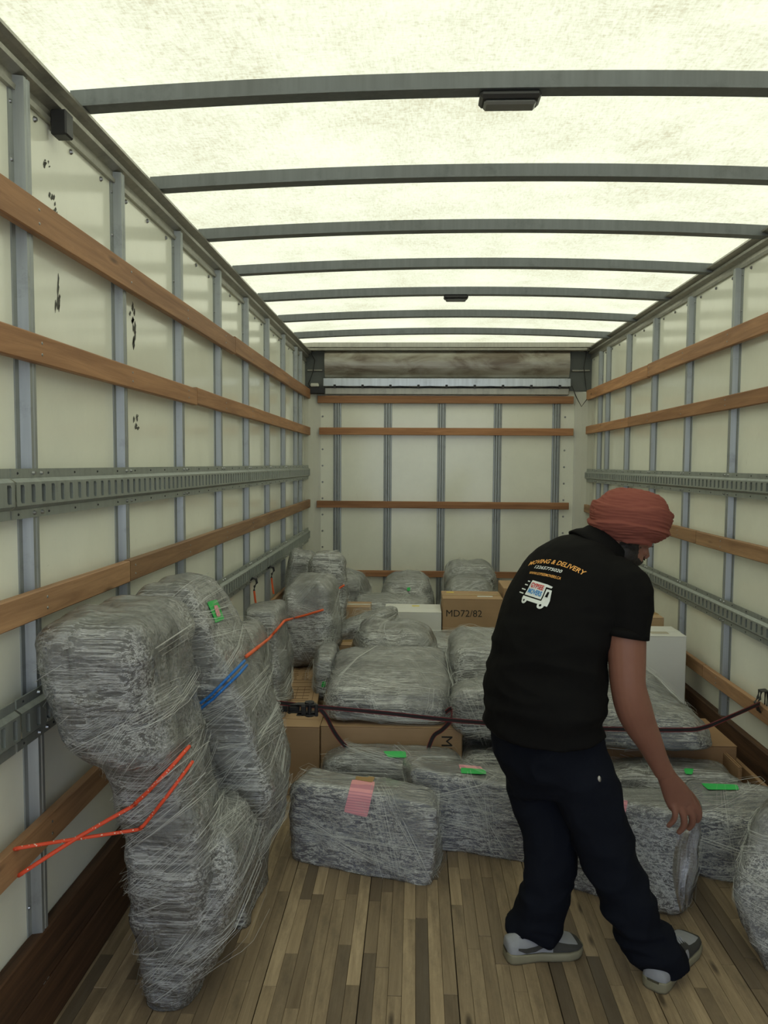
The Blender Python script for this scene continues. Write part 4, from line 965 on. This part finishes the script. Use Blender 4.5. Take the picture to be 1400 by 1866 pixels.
neck = loftv(smoothsts([(PP(1068, 1040, 2.44), .085, .075), (PP(1090, 1005, 2.455), .064, .064), (PP(1110, 985, 2.465), .058, .060), (hd(-.02, 0, -.02), .055, .060)]))
torso = loftv(smoothsts([(PP(1005, 1410, 2.33), .14, .11), (PP(995, 1340, 2.33), .165, .125), (PP(996, 1230, 2.35), .160, .118), (PP(1012, 1160, 2.37), .165, .115), (PP(1036, 1095, 2.40), .172, .112), (PP(1056, 1050, 2.42), .165, .10), (PP(1072, 1020, 2.44), .11, .075)]))
armR = loftv(smoothsts([(PP(1128, 1068, 2.31), .055, .055), (PP(1143, 1100, 2.265), .058, .056), (PP(1142, 1160, 2.245), .057, .054), (PP(1143, 1210, 2.235), .054, .051), (PP(1145, 1250, 2.23), .051, .049), (PP(1155, 1290, 2.24), .053, .049), (PP(1168, 1322, 2.255), .047, .043), (PP(1184, 1352, 2.27), .039, .035), (PP(1199, 1385, 2.29), .032, .027), (PP(1211, 1408, 2.30), .030, .021)]), hint=Vector((1, .2, .2)))
W_ = (PP(1266, 1455, 2.34) - PP(1205, 1452, 2.31)).normalized()
palm = loftv(smoothsts([(PP(1209, 1402, 2.298), .027, .020), (PP(1219, 1422, 2.308), .032, .019), (PP(1232, 1445, 2.325), .042, .018), (PP(1241, 1462, 2.335), .044, .016), (PP(1243, 1470, 2.338), .040, .012)]), hint=W_)
def finger(pts, r0): return loftv(smoothsts([(PP(*p), r0 * k, r0 * k * .95) for p, k in zip(pts, (1.05, 1.0, .92, .75))], 3), hint=W_, n=12)
fingers = [finger([(1258, 1456, 2.342), (1270, 1473, 2.352), (1274, 1487, 2.364), (1270, 1497, 2.376)], .0118),
           finger([(1247, 1460, 2.338), (1260, 1482, 2.344), (1262, 1500, 2.356), (1254, 1511, 2.366)], .0120),
           finger([(1236, 1462, 2.330), (1246, 1487, 2.330), (1246, 1506, 2.338), (1236, 1518, 2.346)], .0114),
           finger([(1225, 1460, 2.322), (1231, 1482, 2.316), (1227, 1496, 2.322), (1217, 1506, 2.330)], .0100),
           finger([(1236, 1434, 2.345), (1256, 1446, 2.375), (1270, 1466, 2.390), (1276, 1484, 2.392)], .0122)]
sl = PP(1056, 1050, 2.42) - RA * .17
armL = loftv(smoothsts([(sl, .055, .055), (sl + Vector((-.0, .03, -.12)), .054, .052), (sl + Vector((.02, .04, -.28)), .045, .045), (sl + Vector((.08, .05, -.40)), .040, .038), (sl + Vector((.12, .05, -.50)), .028, .022)]), hint=FA)
hl = sl + Vector((.12, .05, -.50))
palmL = loftv([(hl, .026, .018), (hl + Vector((.02, 0, -.05)), .040, .017), (hl + Vector((.03, 0, -.09)), .038, .014)], hint=FA)
fL = [loftv(smoothsts([(hl + FA * (.028 - .018 * k) + Vector((.03, 0, -.085)), .0095, .0095), (hl + FA * (.028 - .018 * k) + Vector((.035, 0, -.125)), .009, .009), (hl + FA * (.028 - .018 * k) + Vector((.03, 0, -.150 + abs(k - 1.3) * .006)), .007, .007)]), n=10) for k in range(4)] + [loftv(smoothsts([(hl + FA * .025 + Vector((.01, 0, -.03)), .011, .011), (hl + FA * .055 + Vector((.02, 0, -.06)), .010, .010), (hl + FA * .065 + Vector((.02, 0, -.09)), .008, .008)]), n=10)]
legL_c = [(962, 1370, 2.41), (985, 1450, 2.37), (1003, 1530, 2.32), (992, 1620, 2.28), (974, 1715, 2.275)]
legR_c = [(1048, 1370, 2.27), (1074, 1450, 2.25), (1108, 1560, 2.22), (1155, 1675, 2.19), (1205, 1755, 2.20)]
legs = [loftv(smoothsts([(PP(*p), r_, r_) for p, r_ in zip(c, (.085, .075, .055, .048, .036))])) for c in (legL_c, legR_c)]
bm_ = remesh('body', headparts + [neck, torso, armR, palm, armL, palmL] + fingers + fL + legs, .0042, M['skin'], 3, .5)
body = link('body', bm_); 
# hair pieces taken from the head surface and lifted a little
def shell(name, src, test, off, mat, parent_root, jit=.0):
    src.update(); keep = [p for p in src.polygons if test(p.center, p.normal)]
    if not keep: print('empty shell', name); return None
    idx = {}; vs = []; fs = []
    for p in keep:
        q = []
        for i in p.vertices:
            if i not in idx:
                idx[i] = len(vs); v = src.vertices[i]; vs.append(v.co + v.normal * off * (1 + jit * noise.noise(v.co * 300)))
            q.append(idx[i])
        fs.append(q)
    me = bpy.data.meshes.new(name); me.from_pydata([tuple(v) for v in vs], [], fs); me.materials.append(mat)
    me.polygons.foreach_set('use_smooth', [True] * len(fs))
    o = link(name, me); reloc(o, parent_root); return o
def hl_(co): d = co - HC; return d.dot(HF), d.dot(HL), d.dot(HU)
def brow(c, n_):
    x, y, z = hl_(c); return x > .05 and .010 < abs(y) < .048 and .013 < z - .006 * (1 - abs(y) / .05) < .024
def tache(c, n_):
    x, y, z = hl_(c); return x > .078 and abs(y) < .030 and -.054 - abs(y) * .25 < z < -.040
def beardt(c, n_):
    x, y, z = hl_(c)
    if (c - HC).length > .16: return False
    edge = -.052 + .012 * noise.noise(c * 60)
    side = abs(y) > .034 and -.03 < x < .036 + .01 * noise.noise(c * 70) and -.11 < z < .03
    chin = z < -.076 + .006 * noise.noise(c * 90) and x > .0 and z > -.125
    return side or chin or (abs(y) > .030 and z < edge - .012 and x > -.02 and z > -.12)
shell('eyebrows', bm_, brow, .0022, M['hair'], MAN, .5)
shell('moustache', bm_, tache, .0035, M['hair'], MAN, .6)
shell('beard', bm_, beardt, .0022, M['hair'], MAN, 1.0)
def lipt(c, n_):
    x, y, z = hl_(c); return x > .080 and abs(y) < .020 and -.071 < z < -.056
shell('lips', bm_, lipt, .0006, M['lip'], MAN)
for sg in (-1, 1):
    vs, fs = ellips(hd(.0875, .031 * sg, -.001), (.006, .009, .0028), HFR, 8, 12); o = mkmesh('eye', vs, fs, M['eye']); reloc(link('eye', o), MAN)
    b = MB(); b.tube([hd(.090, (.031 + k * .0042) * sg, -.0035 + abs(k) * .0008) for k in (-3, -2, -1, 0, 1, 2, 3)], .0014, 6); reloc(b.obj('eyelashes', M['hair']), MAN)
reloc(body, MAN)
# hair bun line at the nape under the turban
vs, fs = ellips(hd(-.075, 0, -.005), (.030, .060, .035), HFR, 10, 16); reloc(link('nape_hair', mkmesh('nape_hair', vs, fs, M['hair'])), MAN)

# turban : layered cloth wraps
ty = radians(16); tp = radians(5)
TF = Vector((cos(ty) * cos(tp), sin(ty) * cos(tp), -sin(tp))); TL = Vector((-sin(ty), cos(ty), 0)); TU = TF.cross(TL).normalized()
TC = P(1147, 945, 2.47)
nu, nv = 150, 90; vs = []; fs = []
for i in range(nv + 1):
    t = pi * (.002 + .79 * i / nv)
    for j in range(nu):
        u = 2 * pi * j / nu; zz = cos(t); rr = sin(t)
        if zz < -.12: rr = rr * 1.0 + .10 * (-.12 - zz)
        a = (.127 + .004 * cos(u)); q = Vector((a * rr * cos(u), .112 * rr * sin(u), (.094 if zz > 0 else .086) * zz))
        # laps : each wrap overlaps the one above, tilted from front to back
        tilt = .16 * cos(u) + .10 * sin(2 * u + 1.0)
        ph = (zz * 1.75 + tilt * 1.5 * (1.4 - abs(zz)) + .12 * sin(3 * u + zz * 4) + 10.35); fr = ph % 1.0; k = int(ph)
        lap = (fr ** 1.5) * (1 if fr < .88 else max(0, (1 - fr) / .12))
        d = .011 * lap * min(1, rr * 1.6) + .0025 * (1 - abs(noise.noise(Vector((u * 1.1 + k * 5, zz * 16 + tilt * 14, k * 3.3)))) * 2.4)
        d += .002 * noise.noise(Vector((cos(u) * 3, sin(u) * 3, zz * 30)))
        n_ = Vector((q.x / .127 ** 2, q.y / .112 ** 2, q.z / .094 ** 2)).normalized(); q = q + n_ * d
        vs.append(TC + TF * q.x + TL * q.y + TU * q.z)
for i in range(nv):
    for j in range(nu): fs.append((i * nu + j, (i + 1) * nu + j, (i + 1) * nu + (j + 1) % nu, i * nu + (j + 1) % nu))
fs.append(tuple(range(nu)))
tb = mkmesh('turban', vs, fs, M['turban']); reloc(link('turban', tb), MAN)
# knot roll at the back of the turban
b = MB(); b.tube([TC + TF * (-.116) + TL * (.05 * k) + TU * (.012 - .02 * k * k) + TF * (.035 * k * k) for k in (-1.2, -.8, -.4, 0, .4, .8, 1.2)], (.012, .016), 12)
reloc(b.obj('turban_roll', M['turban'], smooth=True), MAN)

# polo shirt
sh_t = loftv(smoothsts([(PP(990, 1324, 2.33), .204, .160), (PP(990, 1290, 2.33), .206, .162), (PP(995, 1230, 2.35), .203, .162), (PP(1006, 1160, 2.37), .202, .152), (PP(1030, 1100, 2.40), .212, .146), (PP(1054, 1052, 2.42), .205, .132), (PP(1074, 1020, 2.44), .150, .108), (PP(1089, 1000, 2.452), .082, .080)]), n=40, cap=.05)
slR = loftv(smoothsts([(PP(1112, 1052, 2.34), .075, .070), (PP(1140, 1072, 2.275), .076, .070), (PP(1147, 1112, 2.255), .070, .067), (PP(1141, 1158, 2.245), .062, .060)]), hint=Vector((1, .2, .2)), n=28, cap=.02)
slL = loftv(smoothsts([(PP(1056, 1045, 2.42) - RA * .13, .07, .07), (sl + Vector((0, .01, -.01)), .070, .066), (sl + Vector((0, .03, -.08)), .066, .064), (sl + Vector((.0, .035, -.16)), .062, .060)]), hint=FA, n=28, cap=.02)
pm = remesh('polo_shirt', [sh_t, slR, slL], .0065, M['polo'], 5, .5)
def wr_shirt(co, nn):
    a = noise.noise(Vector((co.x * 4, co.y * 4, co.z * 16)) + Vector((3, 1, 5)))
    b_ = noise.noise(Vector((co.x * 9 + co.z * 7, co.y * 8, co.z * 9 - co.x * 5)))
    k = .3 + .7 * max(0, min(1, (1.12 - co.z) / .3))
    return .020 * (abs(a) - .25) * -k + .009 * (abs(b_) - .2) * -k + .0015 * noise.noise(co * 30)
displace(pm, wr_shirt)
polo = link('polo_shirt', pm); reloc(polo, MAN)
bpy.context.view_layer.update()
# collar : folded band round the neck
nc = (hd(-.02, 0, -.02) - PP(1068, 1040, 2.44)).normalized()
ax = (RA - nc * RA.dot(nc)).normalized(); ay = nc.cross(ax).normalized()
cc = PP(1092, 1000, 2.456); vs = []; fs = []; N2 = 48
pro = [(0.000, .096), (.012, .086), (.030, .074), (.046, .070), (.050, .073), (.046, .078), (.030, .084), (.012, .100), (-.006, .110), (-.010, .104)]
for i in range(N2):
    u = 2 * pi * i / N2
    for h_, r_ in pro:
        dip = -.015 * max(0, sin(u)) * 0
        vs.append(cc + ax * cos(u) * r_ + ay * sin(u) * r_ * .95 + nc * (h_ - .012 + dip))
m_ = len(pro)
for i in range(N2):
    for j in range(m_): fs.append((i * m_ + j, ((i + 1) % N2) * m_ + j, ((i + 1) % N2) * m_ + (j + 1) % m_, i * m_ + (j + 1) % m_))
cm = mkmesh('collar', vs, fs, M['polo']); reloc(link('collar', cm), MAN)
# sleeve hem ring
b = MB(); e_ = PP(1141, 1158, 2.245); dd = (PP(1141, 1158, 2.245) - PP(1147, 1112, 2.255)).normalized(); a_ = dd.cross(Vector((0, 1, .1))).normalized(); b2 = dd.cross(a_)
vs = []; fs = []
for i in range(36):
    u = 2 * pi * i / 36
    for (r_, h_) in ((.0655, -.022), (.0665, .004), (.0625, .006), (.061, -.01)):
        vs.append(e_ + a_ * cos(u) * r_ + b2 * sin(u) * r_ * .97 + dd * h_)
for i in range(36):
    for j in range(4): fs.append((i * 4 + j, ((i + 1) % 36) * 4 + j, ((i + 1) % 36) * 4 + (j + 1) % 4, i * 4 + (j + 1) % 4))
reloc(link('sleeve_cuff', mkmesh('sleeve_cuff', vs, fs, M['polo'])), MAN)

# trousers
pel = loftv(smoothsts([(PP(992, 1305, 2.33), .178, .140), (PP(996, 1345, 2.33), .186, .148), (PP(1004, 1395, 2.33), .182, .145), (PP(1012, 1440, 2.32), .150, .115)]), n=32, cap=.1)
tl = loftv(smoothsts([(PP(960, 1370, 2.40), .090, .10), (PP(985, 1450, 2.36), .094, .098), (PP(1006, 1530, 2.32), .080, .084), (PP(994, 1620, 2.28), .076, .078), (PP(974, 1680, 2.275), .078, .080), (PP(969, 1702, 2.272), .080, .082)]), n=28, cap=.02)
tr_ = loftv(smoothsts([(PP(1040, 1370, 2.26), .096, .10), (PP(1072, 1450, 2.24), .098, .098), (PP(1092, 1505, 2.23), .088, .090), (PP(1110, 1560, 2.215), .084, .084), (PP(1157, 1675, 2.18), .074, .076), (PP(1193, 1732, 2.18), .074, .076), (PP(1209, 1757, 2.19), .076, .074)]), n=28, cap=.02)
tm = remesh('trousers', [pel, tl, tr_], .0075, M['pants'], 6, .5)
def wr_tr(co, nn):
    a = noise.noise(Vector((co.x * 7 - co.z * 3, co.y * 6, co.z * 7)) + Vector((8, 2, 5))); low = max(0, min(1, (.35 - co.z) / .3))
    c_ = noise.noise(Vector((co.x * 6, co.y * 6, co.z * 22)))
    e_ = noise.noise(Vector((co.x * 13 + co.z * 9, co.y * 9, co.z * 12 - co.x * 9)))
    return -.024 * (abs(a) - .2) - .024 * low * (abs(c_) - .2) - .007 * (abs(e_) - .2)
displace(tm, wr_tr)
for v in tm.vertices: v.co.z = max(v.co.z, .03)
trs = link('trousers', tm); reloc(trs, MAN)
# keys clipped at the pocket
vs, fs = ellips(PP(1092, 1421, 2.16), (.006, .004, .012), (Vector((1, 0, 0)), Vector((0, 1, 0)), ZA), 8, 10)
reloc(link('pocket_clip', mkmesh('pocket_clip', vs, fs, M['rail'])), MAN)

# shoes
def shoe(heel, toe, side):
    heel = Vector(heel); toe = Vector(toe); F = (toe - heel).normalized(); L = (toe - heel).length; Lf = ZA.cross(F)
    root = empty('shoe', heel); root.parent = MAN; root.location = heel - MAN.location
    root.matrix_parent_inverse = Matrix.Identity(4)
    def W3(x, y, z): return F * x + Lf * y + ZA * z
    # outline half widths along the length
    prof = [(0.0, .018), (.03, .034), (.10, .038), (.25, .037), (.42, .036), (.60, .045), (.76, .050), (.88, .045), (.96, .030), (1.0, .012)]
    def hw(t):
        for (a, wa), (b_, wb_) in zip(prof, prof[1:]):
            if t <= b_: return wa + (wb_ - wa) * (t - a) / (b_ - a)
        return .01
    ts = [k / 40 for k in range(41)]
    def ring(scale, z): return [W3(t * L, hw(t) * scale, z(t)) for t in ts] + [W3(t * L, -hw(t) * scale, z(t)) for t in reversed(ts)]
    zs = [(1.0, lambda t: .001 + .004 * max(0, t - .8) * 5), (1.04, lambda t: .008 + .004 * max(0, t - .8) * 5), (1.05, lambda t: .019 + .008 * (1 - min(1, t * 2))), (1.0, lambda t: .024 + .009 * (1 - min(1, t * 2))), (.9, lambda t: .026)]
    vs = []; fs = []; n = 82
    for sc_, z in zs: vs += ring(sc_, z)
    for i in range(len(zs) - 1):
        for j in range(n): fs.append((i * n + j, i * n + (j + 1) % n, (i + 1) * n + (j + 1) % n, (i + 1) * n + j))
    fs.append(tuple(range(n - 1, -1, -1))); fs.append(tuple(range((len(zs) - 1) * n, len(zs) * n)))
    s_ = mkmesh('rubber_sole', vs, fs, M['sole']); link('rubber_sole', s_, root)
    # upper
    hp_ = [(0, .062), (.12, .080), (.25, .098), (.38, .095), (.52, .078), (.66, .060), (.80, .050), (.92, .040), (1, .026)]
    def hh(t):
        for (a, wa), (b_, wb_) in zip(hp_, hp_[1:]):
            if t <= b_: return wa + (wb_ - wa) * (t - a) / (b_ - a)
        return .02
    vs = []; fs = []; mi = []; K = 48; A = 24
    for i in range(K + 1):
        t = .012 + .965 * i / K
        for j in range(A + 1):
            u = pi * j / A; top = hh(t); w_ = hw(t) * .97
            cx_ = math.copysign(abs(cos(u)) ** .75, cos(u)) * w_ * (1 - .35 * (sin(u) ** 3) * (1 if t < .5 else .3)); cz = .030 + (top - .030) * sin(u) ** .8
            vs.append(W3(t * L, cx_, cz))
    for i in range(K):
        for j in range(A):
            fs.append((i * (A + 1) + j, i * (A + 1) + j + 1, (i + 1) * (A + 1) + j + 1, (i + 1) * (A + 1) + j))
            t = .012 + .965 * (i + .5) / K; u = (j + .5) / A; top = sin(pi * u)
            m_ = 0
            if t > .62 and top > .72 - .5 * max(0, t - .8) and t < .90: m_ = 0          # pale toe box
            elif t > .56: m_ = 1                                                         # dark toe cap
            elif t > .36 and top > .55: m_ = 1                                           # dark lace stay
            elif t < .10: m_ = 0
            mi.append(m_)
    b0 = (K + 1) * (A + 1)
    me = bpy.data.meshes.new('shoe_upper'); me.from_pydata([tuple(v) for v in vs], [], fs + [tuple(range(A, -1, -1)), tuple(K * (A + 1) + j for j in range(A + 1))]); me.materials.append(M['shoeg']); me.materials.append(M['shoed'])
    me.polygons.foreach_set('material_index', mi + [0, 1]); me.polygons.foreach_set('use_smooth', [True] * len(me.polygons)); me.update()
    link('shoe_upper', me, root)
    bv = BVHTree.FromPolygons([v for v in vs], fs)
    for sd_ in (-1, 1):                                                                   # curved tick on each side
        up_ = [(.12, .050), (.22, .047), (.34, .050), (.46, .060), (.56, .072)]; lo_ = [(.12, .044), (.22, .032), (.34, .034), (.46, .046), (.56, .072)]
        vv = []
        for line in (up_, lo_):
            for k in range(17):
                f = k / 16 * 4; i = min(3, int(f)); u = f - i; x = (line[i][0] * (1 - u) + line[i + 1][0] * u) * L; z = line[i][1] * (1 - u) + line[i + 1][1] * u
                h_ = bv.ray_cast(W3(x, sd_ * .12, z), -Lf * sd_)
                vv.append((h_[0] if h_[0] is not None else W3(x, sd_ * .03, z)) + Lf * sd_ * .0015)
        me = bpy.data.meshes.new('side_emblem'); me.from_pydata([tuple(v) for v in vv], [], [(k, k + 1, 18 + k, 17 + k) for k in range(16)]); me.materials.append(M['shoed']); link('side_emblem', me, root)
    b = MB()
    for k in range(4):
        t = .42 + .055 * k; z = hh(t) + .004
        b.tube([W3(t * L, -.022, z - .010), W3(t * L + .004, -.008, z), W3(t * L + .004, .008, z), W3(t * L, .022, z - .010)], .0028, 6)
    link('laces', b.mesh('laces', M['shoeg']), root)
    return root
h1 = PZ(921, 1764, 0) + Vector((.004, .045, 0)); t1 = PZ(1064, 1744, 0) + Vector((0, .035, 0))
shoe((h1.x, h1.y, 0), (t1.x, t1.y, 0), 1)
h2 = PZ(1194, 1816, 0) + Vector((.0, .022, 0)); t2 = PZ(1276, 1722, 0) + Vector((-.02, .02, 0))
shoe((h2.x, h2.y, 0), (t2.x, t2.y, 0), -1)

# print on the back of the polo : laid on the cloth by casting along the chest direction
pb = bvh_of([polo]); bpy.context.view_layer.update()
c0 = P(1008, 1029, 2.3)
h0 = pb.ray_cast(O, ray(1008, 1029).normalized())
base = h0[0] if h0[0] is not None else c0
TILT = radians(4)
UPB = (Vector((.20, .13, .97))).normalized(); RB = (RA - UPB * RA.dot(UPB)).normalized(); FB = RB.cross(UPB) * -1
if FB.dot(FA) < 0: FB = -FB
def onback(s, t):
    p = base + RB * s + UPB * t - FB * .35
    h_ = pb.ray_cast(p, FB)
    return (h_[0] - FB * .0018) if h_[0] is not None else None
def backprint(me, fn, mat, name):
    bm = bmesh.new(); bm.from_mesh(me); bmesh.ops.triangulate(bm, faces=bm.faces)
    kill = []
    for v in bm.verts:
        s, t = fn(v.co.x, v.co.y); q = onback(s, t)
        if q is None: kill.append(v)
        else: v.co = q
    bmesh.ops.delete(bm, geom=kill, context='VERTS'); bm.to_mesh(me); bm.free()
    me.materials.clear(); me.materials.append(M[mat]); o = link(name, me); mw = polo.matrix_world.inverted(); me.transform(mw); o.parent = polo; return o
def txt(s, size, s0, t0, mat, arc=0.0, wid=None, slope=0.0, shear=0, name='lettering'):
    me = textmesh(s, size, 0, size * .018, shear); xs_ = [v.co.x for v in me.vertices]; W = max(xs_) - min(xs_); k = (wid / W) if wid else 1; mid = (max(xs_) + min(xs_)) / 2
    backprint(me, lambda x, y: (s0 + (x - mid) * k, t0 + y - arc * ((x - mid) * k) ** 2 + slope * (x - mid) * k), mat, name)
txt('MOVING & DELIVERY', .0195, 0.004, .002, 'orange_print', arc=1.6, wid=.212, shear=.15)
txt('12265775020', .0135, -.010, -.019, 'white_print', arc=.5, wid=.110, shear=.2)
txt('WWW.GYPSEEMOVERS.CA', .0115, -.012, -.039, 'orange_print', arc=.5, wid=.125, shear=.2)
def poly(pts, mat, name='truck_emblem', dens=.006):
    bm = bmesh.new(); vv = [bm.verts.new((x, y, 0)) for x, y in pts]; bm.faces.new(vv); bmesh.ops.triangulate(bm, faces=bm.faces)
    for _ in range(3): bmesh.ops.subdivide_edges(bm, edges=[e for e in bm.edges if e.calc_length() > dens * 2], cuts=1); bmesh.ops.triangulate(bm, faces=bm.faces)
    me = bpy.data.meshes.new(name); bm.to_mesh(me); bm.free(); return me
TS0, TT0, KS, KT = -.046, -.126, .72, .68
def tk(pts, mat, name='truck_emblem'): backprint(poly(pts, mat, name), lambda x, y: (TS0 + x * KS, TT0 + y * KT - x * .05), mat, name)
def disc(cx, cy, r_, k=16): return [(cx + r_ * cos(2 * pi * i / k), cy + r_ * sin(2 * pi * i / k)) for i in range(k)]
# box of the truck with its border line, chassis, cab, wheels, speed lines
tk([(0, .030), (.092, .030), (.092, .100), (.006, .100)], 'white_print')
tk([(.092, .088), (.118, .088), (.121, .096), (.092, .100)], 'white_print')
tk([(-.004, .008), (.10, .008), (.10, .024), (-.004, .024)], 'white_print')
tk([(.098, .008), (.135, .008), (.135, .036), (.128, .042), (.124, .080), (.098, .080)], 'white_print')
tk(disc(.014, .006, .015), 'white_print'); tk(disc(.106, .006, .016), 'white_print')
def _hole(pts): 
    me = poly(pts, 'polo'); bm = bmesh.new(); bm.from_mesh(me)
    for v in bm.verts:
        q = onback(TS0 + v.co.x * KS, TT0 + v.co.y * KT - v.co.x * .05); v.co = q - FB * .0012 if q is not None else v.co
    bm.to_mesh(me); bm.free(); me.materials.clear(); me.materials.append(M['polo']); me.transform(polo.matrix_world.inverted()); link('emblem_cutout', me).parent = polo
_hole(disc(.014, .006, .005)); _hole(disc(.106, .006, .0055)); _hole([(.106, .046), (.120, .046), (.118, .070), (.109, .070)])
for k, (x0, x1, y) in enumerate(((-.022, -.006, .088), (-.030, -.008, .070), (-.036, -.008, .048), (-.042, -.010, .030))):
    tk([(x0, y), (x1, y), (x1, y + .005), (x0, y + .005)], 'white_print')
def txt2(s, size, cx, cy, mat, wid):
    me = textmesh(s, size, 0, size * .03); xs_ = [v.co.x for v in me.vertices]; W = max(xs_) - min(xs_); mid = (max(xs_) + min(xs_)) / 2; k = wid / W
    bm = bmesh.new(); bm.from_mesh(me)
    for v in bm.verts:
        xx = cx + (v.co.x - mid) * k; q = onback(TS0 + xx * KS, TT0 + (cy + v.co.y) * KT - xx * .05); v.co = (q - FB * .0014) if q is not None else v.co
    bm.to_mesh(me); bm.free(); me.materials.clear(); me.materials.append(M[mat]); me.transform(polo.matrix_world.inverted()); link('lettering', me).parent = polo
txt2('GYPSEE', .030, .048, .070, 'red_print', .072); txt2('MOVERS', .030, .048, .042, 'blue_print', .076)

# loose film hanging from the fingers down to the bundle being touched
Lh = 'film-wrapped bundle under the reaching hand, pink note on its left'
rt, ff = FILM[Lh]
top = [P(1262, 1482, 2.385), P(1268, 1490, 2.39), P(1275, 1484, 2.395)]
vs = []; n1, n2 = 8, 22; fs = []
for i in range(n2 + 1):
    v = i / n2
    xl, xr = 1250 - 24 * sin(v * 2.6), 1276 - 26 * v * v + 2 * sin(v * 14)
    if v < .15: xl = 1262 - (12 + 0) * v / .15
    for j in range(n1 + 1):
        u = j / n1; x = xl + (xr - xl) * u; y = 1484 + (1650 + 14 * sin(u * 7) - 1484) * v
        vs.append(P(x, y, 2.395 + .035 * v + .02 * sin(u * 9 + v * 4) + .012 * sin(u * 23) + .0 * v))
for i in range(n2):
    for j in range(n1): fs.append((i * (n1 + 1) + j, i * (n1 + 1) + j + 1, (i + 1) * (n1 + 1) + j + 1, (i + 1) * (n1 + 1) + j))
lf_ = mkmesh('loose_film', vs, fs, M['f5']); reloc(link('loose_film', lf_), rt)
